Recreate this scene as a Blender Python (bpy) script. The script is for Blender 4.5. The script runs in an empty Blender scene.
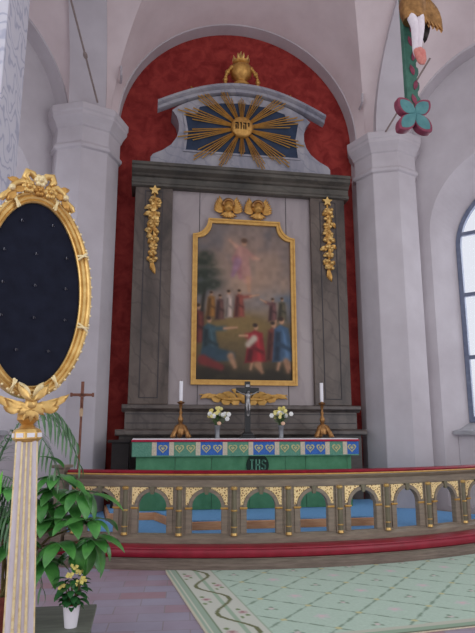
import bpy, bmesh, math, random
import numpy as np
from mathutils import Vector, Matrix
PI = math.pi
R_ = math.radians
scene = bpy.context.scene
COL = scene.collection
random.seed(7)

# ------------------------------------------------------------------ camera, world, lights, exposure
cam_d = bpy.data.cameras.new('camera'); cam = bpy.data.objects.new('camera', cam_d); COL.objects.link(cam)
cam_d.sensor_fit = 'VERTICAL'; cam_d.sensor_height = 36.0; cam_d.lens = 36.0 * 570.0 / 633.0
cam_d.clip_end = 200
cam.location = (-1.65, 0.0, 1.55)
cam.rotation_euler = (R_(90 + 11.26), 0, R_(-9.3))
scene.camera = cam

world = bpy.data.worlds.new('daylight'); scene.world = world; world.use_nodes = True
bg = world.node_tree.nodes['Background']
bg.inputs[0].default_value = (0.93, 0.94, 1.0, 1); bg.inputs[1].default_value = 1.0

def area(name, loc, target, sx, sy, power, color=(1, 1, 1)):
    d = bpy.data.lights.new(name, 'AREA'); d.shape = 'RECTANGLE'; d.size = sx; d.size_y = sy
    d.energy = power; d.color = color
    o = bpy.data.objects.new(name, d); COL.objects.link(o)
    o.location = loc
    v = Vector(target) - Vector(loc)
    o.rotation_euler = v.to_track_quat('-Z', 'Y').to_euler()
    return o
# daylight through the chancel windows (outside the panes); nave pair: added fill for unseen windows, tilted up to brighten the vault
area('window_daylight_right', (5.42, 9.15, 3.9), (0.42, 4.15, 3.9), 3.8, 4.8, 150, (0.94, 0.96, 1.0))
area('window_daylight_left', (-5.42, 9.15, 3.9), (-0.42, 4.15, 3.9), 3.8, 4.8, 150, (0.94, 0.96, 1.0))
area('nave_fill_right', (7.0, -2.0, 3.0), (0, 8.0, 7.5), 4.0, 5.0, 190, (0.95, 0.96, 1.0))
area('nave_fill_left', (-7.0, -2.0, 3.0), (0, 8.0, 7.5), 4.0, 5.0, 150, (0.95, 0.96, 1.0))

scene.view_settings.view_transform = 'Standard'
scene.view_settings.look = 'None'
scene.view_settings.gamma = 1.0
scene.view_settings.use_curve_mapping = False
scene.view_settings.exposure = -0.15

# ------------------------------------------------------------------ materials
def lin(c):
    return tuple(((x / 255) / 12.92 if x / 255 <= 0.04045 else ((x / 255 + 0.055) / 1.055) ** 2.4) for x in c)
def S(r, g, b): return (*lin((r, g, b)), 1)

class NT:
    def __init__(s, name):
        s.m = bpy.data.materials.new(name); s.m.use_nodes = True
        s.t = s.m.node_tree; s.b = s.t.nodes['Principled BSDF']
        s.co = s.n('ShaderNodeTexCoord')
    def n(s, typ, **kw):
        x = s.t.nodes.new(typ)
        for k, v in kw.items(): setattr(x, k, v)
        return x
    def l(s, a, b): s.t.links.new(a, b)
    def noise(s, scale, detail=4, rough=.55, dist=0, stretch=None, space='Object'):
        n = s.n('ShaderNodeTexNoise'); n.inputs['Scale'].default_value = scale
        n.inputs['Detail'].default_value = detail; n.inputs['Roughness'].default_value = rough
        n.inputs['Distortion'].default_value = dist
        if stretch:
            mp = s.n('ShaderNodeMapping'); mp.inputs['Scale'].default_value = stretch[:3]
            if len(stretch) > 3: mp.inputs['Rotation'].default_value = stretch[3]
            s.l(s.co.outputs[space], mp.inputs[0]); s.l(mp.outputs[0], n.inputs['Vector'])
        else: s.l(s.co.outputs[space], n.inputs['Vector'])
        return n.outputs['Fac']
    def ramp(s, fac, stops):
        r = s.n('ShaderNodeValToRGB'); e = r.color_ramp.elements
        while len(e) < len(stops): e.new(0.5)
        for i, (p, c) in enumerate(stops): e[i].position = p; e[i].color = c
        s.l(fac, r.inputs[0]); return r.outputs[0]
    def mix(s, fac, a, b, mode='MIX'):
        m = s.n('ShaderNodeMix', data_type='RGBA', blend_type=mode)
        for sock, v in ((m.inputs[0], fac), (m.inputs[6], a), (m.inputs[7], b)):
            if hasattr(v, 'links') or hasattr(v, 'is_linked'): s.l(v, sock)
            else: sock.default_value = v
        return m.outputs[2]
    def bump(s, h, strength=.2, dist=.01):
        b = s.n('ShaderNodeBump'); b.inputs['Strength'].default_value = strength; b.inputs['Distance'].default_value = dist
        s.l(h, b.inputs['Height']); s.l(b.outputs[0], s.b.inputs['Normal'])
    def fin(s, col, rough=.6, metal=0, spec=.3):
        if hasattr(col, 'is_linked'): s.l(col, s.b.inputs['Base Color'])
        else: s.b.inputs['Base Color'].default_value = col
        s.b.inputs['Roughness'].default_value = rough; s.b.inputs['Metallic'].default_value = metal
        s.b.inputs['Specular IOR Level'].default_value = spec
        return s.m

def mottled(name, c1, c2, scale=6, rough=.6, metal=0, spec=.3, bump=.15, bs=40, stretch=None, bd=.004, lo=.3, hi=.7, dist=0):
    t = NT(name)
    t_f = t.noise(scale, 5, .6, dist, stretch)
    c = t.ramp(t_f, [(lo, S(*c1)), (hi, S(*c2))])
    if bump: t.bump(t.noise(bs, 3), bump, bd)
    return t.fin(c, rough, metal, spec)

def marble(name, base, dark, light, scale=1.5, vein=.5, rot=.6, rough=.35):
    t = NT(name)
    n1 = t.noise(scale, 6, .62, .8, (1, 1, .45, (0, rot, 0)))
    c = t.ramp(n1, [(.28, S(*dark)), (.5, S(*base)), (.72, S(*light))])
    w = t.n('ShaderNodeTexWave'); w.inputs['Scale'].default_value = scale * .7; w.inputs['Distortion'].default_value = 9
    w.inputs['Detail'].default_value = 4; w.inputs['Detail Scale'].default_value = 1.6
    mp = t.n('ShaderNodeMapping'); mp.inputs['Rotation'].default_value = (0, rot, .3)
    t.l(t.co.outputs['Object'], mp.inputs[0]); t.l(mp.outputs[0], w.inputs['Vector'])
    v = t.ramp(w.outputs['Fac'], [(.0, (vein, vein, vein, 1)), (.1, (0, 0, 0, 1))])
    c2 = t.mix(v, c, S(*dark))
    return t.fin(c2, rough, 0, .35)

M = {}
M['plaster'] = mottled('white_plaster', (186, 179, 183), (202, 196, 200), 1.3, .9, spec=.1, bump=.12, bs=14, bd=.01)
M['vault'] = mottled('brightened_vault_plaster', (208, 192, 192), (226, 212, 212), 1.0, .9, spec=.1, bump=.15, bs=9, bd=.01)  # same plaster as the walls, paler to make up for weak bounced light
M['red_wall'] = mottled('red_marbled_paint', (124, 36, 35), (160, 60, 54), 5, .8, spec=.2, bump=.1, lo=.35, hi=.68, dist=.6)
M['dark_marble'] = marble('dark_grey_marble_paint', (90, 78, 71), (52, 45, 42), (112, 99, 90), 1.8, .28, .7)
M['grey_marble'] = marble('grey_green_marble_paint', (80, 75, 68), (54, 51, 47), (98, 92, 84), 1.3, .4, 1.2)
M['predella_marble'] = marble('brown_grey_marble_paint', (98, 89, 84), (66, 60, 58), (114, 105, 98), 1.6, .4, 1.0)
M['pale_marble'] = marble('pale_lilac_marble_paint', (160, 149, 149), (138, 128, 130), (170, 159, 158), 1.0, .3, .5)
M['attic_marble'] = marble('pale_blue_marble_paint', (150, 148, 156), (112, 114, 128), (170, 167, 170), 2.2, .4, 1.1)
M['groove'] = NT('dark_line_paint').fin(S(66, 62, 64), .6)
M['blue_panel'] = mottled('dark_blue_panel_paint', (28, 42, 64), (42, 58, 84), 5, .5)
def gold(name, c1, c2, rough=.34, metal=.85):
    return mottled(name, c1, c2, 16, rough, metal, .5, .25, 60, bd=.003)
M['gold'] = gold('gilding', (194, 152, 84), (232, 196, 126), .38, .65)
M['old_gold'] = gold('dark_gilding', (170, 122, 58), (214, 166, 92), .42, .6)
M['frame_gold'] = mottled('frame_gilding', (186, 138, 66), (210, 166, 90), 12, .45, .3, .5, .1, 50)
M['pale_gold'] = mottled('pale_gilding', (216, 190, 130), (246, 230, 186), 30, .4, .3, .5, .3, 70)
M['brass'] = gold('brass', (112, 78, 46), (176, 130, 80), .36, .75)
M['oak'] = mottled('grained_rail_paint', (116, 104, 92), (152, 138, 120), 5, .42, spec=.4, bump=.08, stretch=(1, 1, 6), lo=.25, hi=.75)
M['oak_dark'] = mottled('grained_column_paint', (96, 92, 74), (128, 120, 96), 6, .4, spec=.4, bump=.05, stretch=(5, 5, 1))
M['step_wood'] = mottled('weathered_step_wood', (104, 90, 82), (140, 124, 112), 4, .5, stretch=(1, 1, 10), bump=.1)
M['velvet'] = mottled('dark_red_velvet', (118, 10, 30), (150, 22, 44), 9, .55, spec=.25, bump=.2, bs=90)
M['red_leather'] = mottled('dark_red_leather', (128, 10, 34), (156, 22, 50), 7, .42, spec=.5, bump=.1, bs=60)
M['blue_carpet'] = mottled('blue_carpet', (112, 164, 214), (132, 182, 228), 40, .95, spec=.05, bump=.4, bs=300)
M['step_edge'] = mottled('orange_brown_step_wood', (208, 142, 98), (232, 178, 134), 4, .45, stretch=(1, 1, 8))
M['green_cloth'] = mottled('green_altar_cloth', (76, 130, 94), (98, 154, 116), 5, .8, spec=.15, bump=.2, bs=150)
M['green_band'] = mottled('green_brocade', (82, 138, 116), (112, 162, 138), 60, .7)
M['blue_band'] = mottled('blue_brocade', (44, 92, 170), (74, 124, 202), 60, .7)
M['cream'] = mottled('cream_braid', (196, 180, 156), (224, 210, 188), 60, .8)
M['embroid'] = mottled('gold_embroidery', (178, 172, 120), (212, 202, 150), 60, .7)
M['linen'] = mottled('white_linen', (226, 222, 226), (238, 236, 238), 8, .9, bump=.1)
M['red_trim'] = NT('crimson_trim').fin(S(176, 28, 62), .8)
M['stone_top'] = mottled('grey_altar_stone', (120, 116, 112), (150, 146, 140), 8, .6)
M['emblem'] = NT('dark_emblem_cloth').fin(S(34, 52, 44), .8)
M['black'] = NT('black_lacquer').fin(S(22, 22, 24), .28, 0, .5)
M['black_wood'] = mottled('black_brown_wood', (34, 28, 28), (52, 44, 42), 5, .5)
M['silver'] = mottled('tarnished_silver', (120, 118, 120), (170, 168, 166), 20, .35, .85)
M['wax'] = NT('white_candle_wax').fin(S(240, 238, 242), .5)
M['wick'] = NT('black_wick').fin(S(20, 18, 18), .9)
M['pewter'] = mottled('grey_pewter', (120, 122, 126), (150, 152, 156), 9, .35, .5)
M['white_petal'] = NT('white_petal').fin(S(240, 240, 236), .7)
M['yellow_petal'] = NT('yellow_petal').fin(S(232, 216, 126), .7)
M['pale_yellow'] = NT('pale_yellow_petal').fin(S(236, 226, 150), .7)
M['peach_petal'] = NT('peach_ribbon').fin(S(232, 190, 160), .7)
M['vase_leaf'] = mottled('bouquet_green', (70, 100, 62), (110, 142, 84), 20, .6)
M['leaf'] = mottled('glossy_dark_green_leaf', (50, 108, 50), (92, 160, 76), 10, .32, spec=.5, bump=.1, bs=40)
M['leaf_hi'] = mottled('bright_green_leaf', (88, 170, 58), (128, 206, 84), 8, .4, spec=.4)
M['palm'] = mottled('palm_green', (72, 108, 74), (104, 138, 98), 14, .45, spec=.4)
M['kal_leaf'] = mottled('succulent_leaf', (26, 74, 38), (54, 108, 56), 14, .35, spec=.5)
M['stem'] = mottled('plant_stem', (108, 96, 62), (140, 128, 84), 20, .7)
M['pot_white'] = NT('white_glazed_pot').fin(S(236, 232, 238), .25, 0, .5)
M['terracotta'] = mottled('terracotta', (120, 62, 52), (150, 80, 66), 10, .8)
M['soil'] = mottled('potting_soil', (48, 36, 28), (72, 56, 44), 60, .95, bump=.6, bs=120, bd=.01)
M['plinth_paint'] = mottled('grey_green_painted_wood', (84, 90, 80), (112, 116, 104), 3, .55, stretch=(1, 8, 1))
M['post_paint'] = mottled('lilac_white_post_paint', (186, 176, 184), (212, 204, 208), 5, .5, stretch=(6, 6, 1))
M['black_board'] = mottled('black_board_paint', (16, 19, 34), (24, 28, 44), 12, .7, spec=.15)
M['hook'] = NT('steel_hook').fin(S(120, 122, 130), .3, .8)
M['cross_wood'] = mottled('brown_cross_wood', (118, 74, 60), (148, 98, 78), 10, .5)
M['ivory'] = mottled('ivory_figure', (196, 164, 128), (216, 186, 150), 20, .5)
M['rood_green'] = mottled('rood_green_paint', (44, 84, 72), (72, 116, 100), 8, .5)
M['rood_teal'] = mottled('rood_teal_paint', (62, 112, 116), (88, 138, 138), 12, .5)
M['rood_red'] = mottled('rood_red_paint', (110, 44, 66), (140, 64, 84), 12, .5)
M['flesh'] = mottled('pale_painted_flesh', (208, 196, 204), (228, 218, 222), 14, .55)
M['foot_red'] = mottled('reddish_painted_feet', (190, 108, 100), (212, 140, 128), 20, .5)
M['iron'] = mottled('painted_iron', (128, 112, 108), (150, 136, 130), 20, .6)
M['iron_hook'] = mottled('pale_iron', (168, 160, 166), (190, 184, 188), 20, .6)
M['window_bar'] = mottled('grey_blue_window_paint', (96, 104, 128), (122, 130, 150), 8, .5)
M['sill'] = mottled('grey_stone_sill', (150, 150, 154), (176, 174, 178), 6, .6)
# glass pane that lets the daylight pass
t = NT('window_glass'); tr = t.n('ShaderNodeBsdfTransparent'); tr.inputs[0].default_value = (.97, .98, 1, 1)
gl = t.n('ShaderNodeBsdfGlossy'); gl.inputs['Roughness'].default_value = .05
mx = t.n('ShaderNodeMixShader'); mx.inputs[0].default_value = .06
t.l(tr.outputs[0], mx.inputs[1]); t.l(gl.outputs[0], mx.inputs[2])
t.l(mx.outputs[0], t.t.nodes['Material Output'].inputs[0]); M['glass'] = t.m
# brick-shaped floor tiles
t = NT('pinkish_floor_tiles')
mp = t.n('ShaderNodeMapping'); mp.inputs['Rotation'].default_value = (0, 0, R_(4))
t.l(t.co.outputs['Object'], mp.inputs[0])
br = t.n('ShaderNodeTexBrick'); t.l(mp.outputs[0], br.inputs['Vector'])
br.inputs['Color1'].default_value = S(160, 112, 114); br.inputs['Color2'].default_value = S(152, 148, 166)
br.inputs['Mortar'].default_value = S(140, 130, 134); br.inputs['Scale'].default_value = 1
br.inputs['Mortar Size'].default_value = .006; br.inputs['Brick Width'].default_value = .44; br.inputs['Row Height'].default_value = .22
br.inputs['Bias'].default_value = .1
c = t.mix(.22, br.outputs['Color'], t.ramp(t.noise(3.5, 5), [(.3, S(146, 122, 126)), (.7, S(180, 172, 186))]))
t.bump(br.outputs['Fac'], -.2, .004); M['tiles'] = t.fin(c, .65, 0, .2)
# white plaster with painted bluish scrolls
t = NT('scroll_painted_plaster')
w = t.n('ShaderNodeTexWave', wave_type='RINGS'); w.inputs['Scale'].default_value = 1.6; w.inputs['Distortion'].default_value = 16
w.inputs['Detail'].default_value = 1.5; w.inputs['Detail Scale'].default_value = 2.0
t.l(t.co.outputs['Object'], w.inputs['Vector'])
c = t.ramp(w.outputs['Fac'], [(.0, S(178, 178, 194)), (.1, S(188, 188, 202)), (.2, S(206, 204, 214)), (1, S(210, 208, 216))])
M['scroll'] = t.fin(c, .85, 0, .15)
# vertex-painted surfaces
def attr_mat(name, rough, spec=.3, bump=0, bs=200):
    t = NT(name); a = t.n('ShaderNodeAttribute'); a.attribute_name = 'paint'
    if bump: t.bump(t.noise(bs, 3), bump, .004)
    return t.fin(a.outputs['Color'], rough, 0, spec)
M['canvas'] = attr_mat('painted_canvas', .5, .3, .1, 60)
M['green_rug'] = attr_mat('woven_green_carpet', .95, .05, .4, 300)

# ------------------------------------------------------------------ mesh helpers
class MB:
    def __init__(s): s.bm = bmesh.new()
    def face(s, pts): return s.bm.faces.new([s.bm.verts.new(p) for p in pts])
    def box(s, x0, x1, y0, y1, z0, z1, mat=None):
        P = [Vector((x, y, z)) for x in (x0, x1) for y in (y0, y1) for z in (z0, z1)]
        if mat is not None: P = [mat @ p for p in P]
        v = [s.bm.verts.new(p) for p in P]
        for f in ((0, 1, 3, 2), (4, 6, 7, 5), (0, 4, 5, 1), (2, 3, 7, 6), (0, 2, 6, 4), (1, 5, 7, 3)):
            s.bm.faces.new([v[i] for i in f])
        return s
    def prism(s, pts, a, b, axis='y', mat=None):
        """polygon pts in the plane normal to axis, extruded from a to b; y: (x,z), z: (x,y), x: (y,z)"""
        def mk(p, d):
            q = {'y': (p[0], d, p[1]), 'z': (p[0], p[1], d), 'x': (d, p[0], p[1])}[axis]
            q = Vector(q); return mat @ q if mat is not None else q
        A = [s.bm.verts.new(mk(p, a)) for p in pts]; B = [s.bm.verts.new(mk(p, b)) for p in pts]
        n = len(pts)
        for i in range(n): s.bm.faces.new((A[i], A[(i + 1) % n], B[(i + 1) % n], B[i]))
        s.bm.faces.new(A[::-1]); s.bm.faces.new(B)
        return s
    def ring(s, outer, inner, a, b, axis='y', mat=None):
        """frame between two outlines with equal point counts"""
        def mk(p, d):
            q = {'y': (p[0], d, p[1]), 'z': (p[0], p[1], d)}[axis]
            q = Vector(q); return mat @ q if mat is not None else q
        L = [[s.bm.verts.new(mk(p, d)) for p in o] for o, d in ((outer, a), (inner, a), (inner, b), (outer, b))]
        n = len(outer)
        for k in range(4):
            X, Y = L[k], L[(k + 1) % 4]
            for i in range(n): s.bm.faces.new((X[i], X[(i + 1) % n], Y[(i + 1) % n], Y[i]))
        return s
    def lathe(s, prof, n=16, c=(0, 0, 0), rot=0, mat=None, sx=1, sy=1):
        c = Vector(c); rings = []
        for r, z in prof:
            rg = []
            for i in range(n):
                a = rot + 2 * PI * i / n
                p = Vector((r * math.cos(a) * sx, r * math.sin(a) * sy, z)) + c
                rg.append(s.bm.verts.new(mat @ p if mat is not None else p))
            rings.append(rg)
        for A, B in zip(rings, rings[1:]):
            for i in range(n): s.bm.faces.new((A[i], A[(i + 1) % n], B[(i + 1) % n], B[i]))
        s.bm.faces.new(rings[0][::-1]); s.bm.faces.new(rings[-1])
        return s
    def ball(s, c, r, n=10, m=7, mat=None):
        r = (r, r, r) if not hasattr(r, '__len__') else r
        M4 = Matrix.Translation(c) @ (mat if mat is not None else Matrix.Identity(4)) @ Matrix.Diagonal((*r, 1))
        bmesh.ops.create_uvsphere(s.bm, u_segments=n, v_segments=m, radius=1, matrix=M4)
        return s
    def tube(s, path, r, n=8, cap=True):
        path = [Vector(p) for p in path]; k = len(path)
        rad = r if hasattr(r, '__len__') else [r] * k
        rings = []; up = None
        for i, p in enumerate(path):
            d = (path[min(i + 1, k - 1)] - path[max(i - 1, 0)]).normalized()
            if up is None: up = d.orthogonal().normalized()
            up = (up - d * up.dot(d)); up = up.normalized() if up.length > 1e-6 else d.orthogonal().normalized()
            q = d.cross(up)
            rings.append([s.bm.verts.new(p + (up * math.cos(2 * PI * j / n) + q * math.sin(2 * PI * j / n)) * rad[i]) for j in range(n)])
        for A, B in zip(rings, rings[1:]):
            for j in range(n): s.bm.faces.new((A[j], A[(j + 1) % n], B[(j + 1) % n], B[j]))
        if cap: s.bm.faces.new(rings[0][::-1]); s.bm.faces.new(rings[-1])
        return s
    def grid(s, P, closed=False):
        rows = [[s.bm.verts.new(p) for p in r] for r in P]
        for A, B in zip(rows, rows[1:]):
            n = len(A)
            for j in range(n if closed else n - 1):
                s.bm.faces.new((A[j], A[(j + 1) % n], B[(j + 1) % n], B[j]))
        return rows
    def solid_grid(s, P, off):
        """a grid with thickness: off is a vector or function(i,j)"""
        P = [[Vector(p) for p in r] for r in P]
        Q = [[p + Vector(off) for p in r] for r in P]
        a = s.grid(P); b = s.grid([r[::-1] for r in Q]); b = [r[::-1] for r in b]
        m, n = len(P), len(P[0])
        for i in range(m - 1):
            for j in (0, n - 1): s.bm.faces.new((a[i][j], a[i + 1][j], b[i + 1][j], b[i][j]))
        for j in range(n - 1):
            for i in (0, m - 1): s.bm.faces.new((a[i][j], a[i][j + 1], b[i][j + 1], b[i][j]))
        return s
    def leaf(s, base, d, up, L, W, droop=.3, fold=.15, n=6, shape=None, thick=0.0, lobes=0, curl=0.0):
        base = Vector(base); d = Vector(d).normalized(); up = Vector(up)
        up = (up - d * up.dot(d)).normalized(); side = d.cross(up).normalized()
        rows = []; p = base.copy(); dd = d.copy(); step = L / n
        for i in range(n + 1):
            t = i / n
            w = W * .5 * (math.sin(PI * min(1, t * .96 + .04)) ** .75 if shape is None else shape(t))
            if lobes: w *= .72 + .28 * abs(math.cos(PI * lobes * t))
            w = max(w, .0008)
            sd = dd.cross(up); sd = sd.normalized() if sd.length > .05 else side; u2 = sd.cross(dd).normalized()
            rows.append([p - sd * w + u2 * w * fold * 2, p + u2 * 0, p + sd * w + u2 * w * fold * 2])
            if thick: rows[-1] = [rows[-1][0], rows[-1][1] + u2 * thick, rows[-1][2]]
            dd = (Matrix.Rotation(-droop / n, 3, side.cross(Vector((0, 0, 0))) if False else side) @ dd) if droop else dd
            if curl: dd = Matrix.Rotation(curl / n, 3, up) @ dd
            p = p + dd * step
        if thick: s.solid_grid(rows, tuple(-(side.cross(d)).normalized() * -thick * .0 + up * -thick))
        else: s.grid(rows)
        return s
    def arc(s, prof, yc, a0, a1, n=48):
        """profile [(radius, z)] swept round a vertical axis; angle 0 looks towards -Y"""
        rows = []
        for i in range(n + 1):
            a = R_(a0 + (a1 - a0) * i / n)
            rows.append([s.bm.verts.new((XC + (r + RO) * math.sin(a), yc - (r + RO) * math.cos(a), z)) for r, z in prof])
        m = len(prof)
        for A, B in zip(rows, rows[1:]):
            for j in range(m): s.bm.faces.new((A[j], A[(j + 1) % m], B[(j + 1) % m], B[j]))
        s.bm.faces.new(rows[0][::-1]); s.bm.faces.new(rows[-1])
        return s
    def build(s, name, mat, parent=None, smooth=None, bevel=0, recalc=True, loc=None):
        if recalc: bmesh.ops.recalc_face_normals(s.bm, faces=s.bm.faces)
        if loc is None and parent is None:          # origin at the base of the mesh
            vs = [v.co for v in s.bm.verts]
            loc = Vector(((min(v.x for v in vs) + max(v.x for v in vs)) / 2, (min(v.y for v in vs) + max(v.y for v in vs)) / 2, min(v.z for v in vs)))
            bmesh.ops.translate(s.bm, verts=s.bm.verts, vec=-loc)
        me = bpy.data.meshes.new(name); s.bm.to_mesh(me); s.bm.free()
        me.materials.append(M[mat] if isinstance(mat, str) else mat)
        o = bpy.data.objects.new(name, me); COL.objects.link(o)
        if parent: o.parent = parent
        if loc: o.location = loc
        if smooth is not None:
            me.polygons.foreach_set('use_smooth', [True] * len(me.polygons))
            if smooth < 180:
                me.set_sharp_from_angle(angle=R_(smooth))
        if bevel:
            b = o.modifiers.new('bevel', 'BEVEL'); b.width = bevel; b.segments = 2; b.limit_method = 'ANGLE'; b.angle_limit = R_(40)
        return o

    def bw(s, name, mat, parent, **kw):
        """build from world coordinates under an unrotated parent"""
        off = Vector(); p = parent
        while p: off += p.location; p = p.parent
        bmesh.ops.translate(s.bm, verts=s.bm.verts, vec=-off)
        return s.build(name, mat, parent, **kw)

def thing(name, label, cat, loc=(0, 0, 0), rz=0, group=None):
    o = bpy.data.objects.new(name, None); COL.objects.link(o)
    o.location = loc; o.rotation_euler = (0, 0, rz); o.empty_display_size = .1
    return tag(o, label, cat, group)
def tag(o, label, cat, group=None):
    o['label'] = label; o['category'] = cat
    if group: o['group'] = group
    return o
def struct(o): o['kind'] = 'structure'; return o
def kids(o): return [c for c in COL.objects if c.parent == o]
def dup(root, loc, rz=0, label=None):
    def cp(o, par):
        c = o.copy(); COL.objects.link(c); c.parent = par
        for k in kids(o): cp(k, c)
        return c
    r = cp(root, None); r.location = loc; r.rotation_euler = (0, 0, rz)
    if label: r['label'] = label
    return r
def arcpts(cx, cz, r, a0, a1, n, rz=None):
    rz = r if rz is None else rz
    return [(cx + r * math.cos(R_(a0 + (a1 - a0) * i / n)), cz + rz * math.sin(R_(a0 + (a1 - a0) * i / n))) for i in range(n + 1)]
LETTERS = {'I': [((.5, 0), (.5, 1)), ((.3, 0), (.7, 0)), ((.3, 1), (.7, 1))],
           'H': [((.15, 0), (.15, 1)), ((.85, 0), (.85, 1)), ((.15, .5), (.85, .5))],
           'S': [((.9, .85), (.6, 1)), ((.6, 1), (.25, .95)), ((.25, .95), (.12, .72)), ((.12, .72), (.35, .54)), ((.35, .54), (.7, .46)),
                 ((.7, .46), (.88, .25)), ((.88, .25), (.7, .04)), ((.7, .04), (.35, 0)), ((.35, 0), (.1, .15))],
           'he': [((.1, 1), (.9, 1)), ((.85, 1), (.85, 0)), ((.2, 0), (.2, .62))],
           'vav': [((.35, 1), (.65, 1)), ((.6, 1), (.6, 0))],
           'yod': [((.35, 1), (.65, .95)), ((.65, .95), (.6, .55))]}
def write(mb, word, x0, z0, h, w, y0, y1, th):
    for i, ch in enumerate(word):
        for (a, b) in LETTERS[ch]:
            p = Vector((x0 + (i + a[0] * .8) * w, 0, z0 + a[1] * h)); q = Vector((x0 + (i + b[0] * .8) * w, 0, z0 + b[1] * h))
            d = (q - p); L = d.length; d.normalize(); ang = math.atan2(d.z, d.x)
            mt = Matrix.Translation(p) @ Matrix.Rotation(-ang, 4, 'Y')
            mb.box(-th * .4, L + th * .4, y0, y1, -th / 2, th / 2, mt)
    return mb

# ------------------------------------------------------------------ the church: floor, walls, piers, vault
struct(MB().box(-9, 9, -5, 12, -.2, 0).build('floor', 'tiles'))
XC, YC, RO = .2, 13.8, 1.43      # centre of the rail's curve and radius offset
pf = [(XC + 6.63 * math.sin(R_(a)), YC - 6.63 * math.cos(R_(a))) for a in np.linspace(-33, 31, 45)] + [(2.6, 9.9), (-2.6, 9.9)]
struct(MB().prism(pf, 0, .29, 'z').build('floor_chancel', 'step_wood'))

def arch_panel(mb, f, u0, u1, z0, z1, uc, hw, zb, zs, d0, d1, hw1=None, zb1=None, zs1=None, n=48, rz=None):
    """wall panel (front at depth d0) with a round-headed hole; hole edge runs back to depth d1 (splay with hw1...)"""
    hw1 = hw if hw1 is None else hw1; zb1 = zb if zb1 is None else zb1; zs1 = zs if zs1 is None else zs1
    A = arcpts(uc, zs, hw, 180, 0, n); B = arcpts(uc, zs1, hw1, 180, 0, n)
    q = lambda u, z, d: f(u, z, d)
    mb.face([q(u0, z0, d0), q(uc - hw, z0, d0), q(uc - hw, z1, d0), q(u0, z1, d0)])
    mb.face([q(uc + hw, z0, d0), q(u1, z0, d0), q(u1, z1, d0), q(uc + hw, z1, d0)])
    if zb > z0: mb.face([q(uc - hw, z0, d0), q(uc + hw, z0, d0), q(uc + hw, zb, d0), q(uc - hw, zb, d0)])
    for (a, b) in zip(A, A[1:]): mb.face([q(*a, d0), q(*b, d0), q(b[0], z1, d0), q(a[0], z1, d0)])
    outl = [(uc - hw, zb)] + A + [(uc + hw, zb)]; inn = [(uc - hw1, zb1)] + B + [(uc + hw1, zb1)]
    for i in range(len(outl) - 1):
        mb.face([q(*outl[i], d0), q(*inn[i], d1), q(*inn[i + 1], d1), q(*outl[i + 1], d0)])
    if zb > z0: mb.face([q(*outl[-1], d0), q(*inn[-1], d1), q(*inn[0], d1), q(*outl[0], d0)])

# altar wall with its shallow arched recess
altar_f = lambda u, z, d: (u, 9.66 + d, z)
mb = MB(); arch_panel(mb, altar_f, -3.1, 3.1, 0, 11.5, 0, 2.25, 0, 7.03, 0, .29)
bmesh.ops.remove_doubles(mb.bm, verts=mb.bm.verts, dist=.0005)
struct(mb.build('wall_altar', 'plaster'))
struct(MB().box(-2.6, 2.6, 9.95, 10.15, 0, 10).build('wall_recess', 'red_wall'))

# diagonal walls with a deep arched window on each side
def frame_for(sx):
    b = Vector((sx * 2.8, 9.65)); u = Vector((sx * .7071, -.7071)); n = Vector((sx * .7071, .7071))
    def f(s, z, d):
        p = b + u * s + n * d; return (p.x, p.y, z)
    return f
SP = 4.4; UC = SP / 2
for sx, side, wn in ((1, 'right', 1), (-1, 'left', 2)):
    f = frame_for(sx)
    mb = MB(); arch_panel(mb, f, 0, SP + .6, 0, 11.5, UC, UC - .38, 0, 6.62, 0, .29)
    arch_panel(mb, f, 0, SP + .6, 0, 9.6, UC, 1.5, .29, 5.1, .29, .88, 1.15, .29, 4.9)
    bmesh.ops.remove_doubles(mb.bm, verts=mb.bm.verts, dist=.0005)
    struct(mb.build('wall_' + side, 'plaster'))
    # window frame: outer border, upright bars, three transoms
    def fm(u, z, d): return Vector(f(u, z, d))
    mt = Matrix((( *(fm(1, 0, 0) - fm(0, 0, 0)), 0), (*(fm(0, 0, 1) - fm(0, 0, 0)), 0), (0, 0, 1, 0), (0, 0, 0, 1))).transposed()
    mt = Matrix.Translation(fm(0, 0, 0)) @ mt
    win = thing('window_%d' % wn, 'tall round-headed window in the %s diagonal chancel wall' % side, 'window', f(UC, 1.72, .88)); struct(win)
    base = Matrix.Translation(-Vector(f(UC, 1.72, .88)))
    mt = base @ mt
    out = [(UC - 1.185, 1.68)] + arcpts(UC, 4.9, 1.185, 180, 0, 24) + [(UC + 1.185, 1.68)]
    inn = [(UC - 1.105, 1.78)] + arcpts(UC, 4.9, 1.105, 180, 0, 24) + [(UC + 1.105, 1.78)]
    w = MB(); w.ring(out, inn, .80, .90, 'y', mt); w.build('window_frame', 'window_bar', win, smooth=30)
    w = MB()
    for uu in (-.4, .4): w.box(UC + uu - .025, UC + uu + .025, .82, .87, 1.8, 4.9 + math.sqrt(1.105 ** 2 - uu * uu), mt)
    for zz in (2.84, 4.0, 5.17): w.box(UC - 1.10, UC + 1.10, .81, .88, zz - .035, zz + .035, mt)
    w.build('glazing_bars', 'window_bar', win)
    w = MB(); w.prism(inn, .845, .85, 'y', mt); w.build('pane', 'glass', win)
    w = MB(); w.prism([(.44, 1.47), (.44, 1.535), (.60, 1.56), (.86, 1.70), (.89, 1.70), (.89, 1.47)], UC - 1.38, UC + 1.38, 'x', mt)
    w.build('window_sill', 'sill', win)
    w = MB(); w.box(UC - 1.33, UC + 1.33, .56, .9, .29, 1.47, Matrix.Translation(Vector(f(UC, 1.72, .88))) @ mt); struct(w.build('wall_sill_' + side, 'plaster'))

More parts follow.
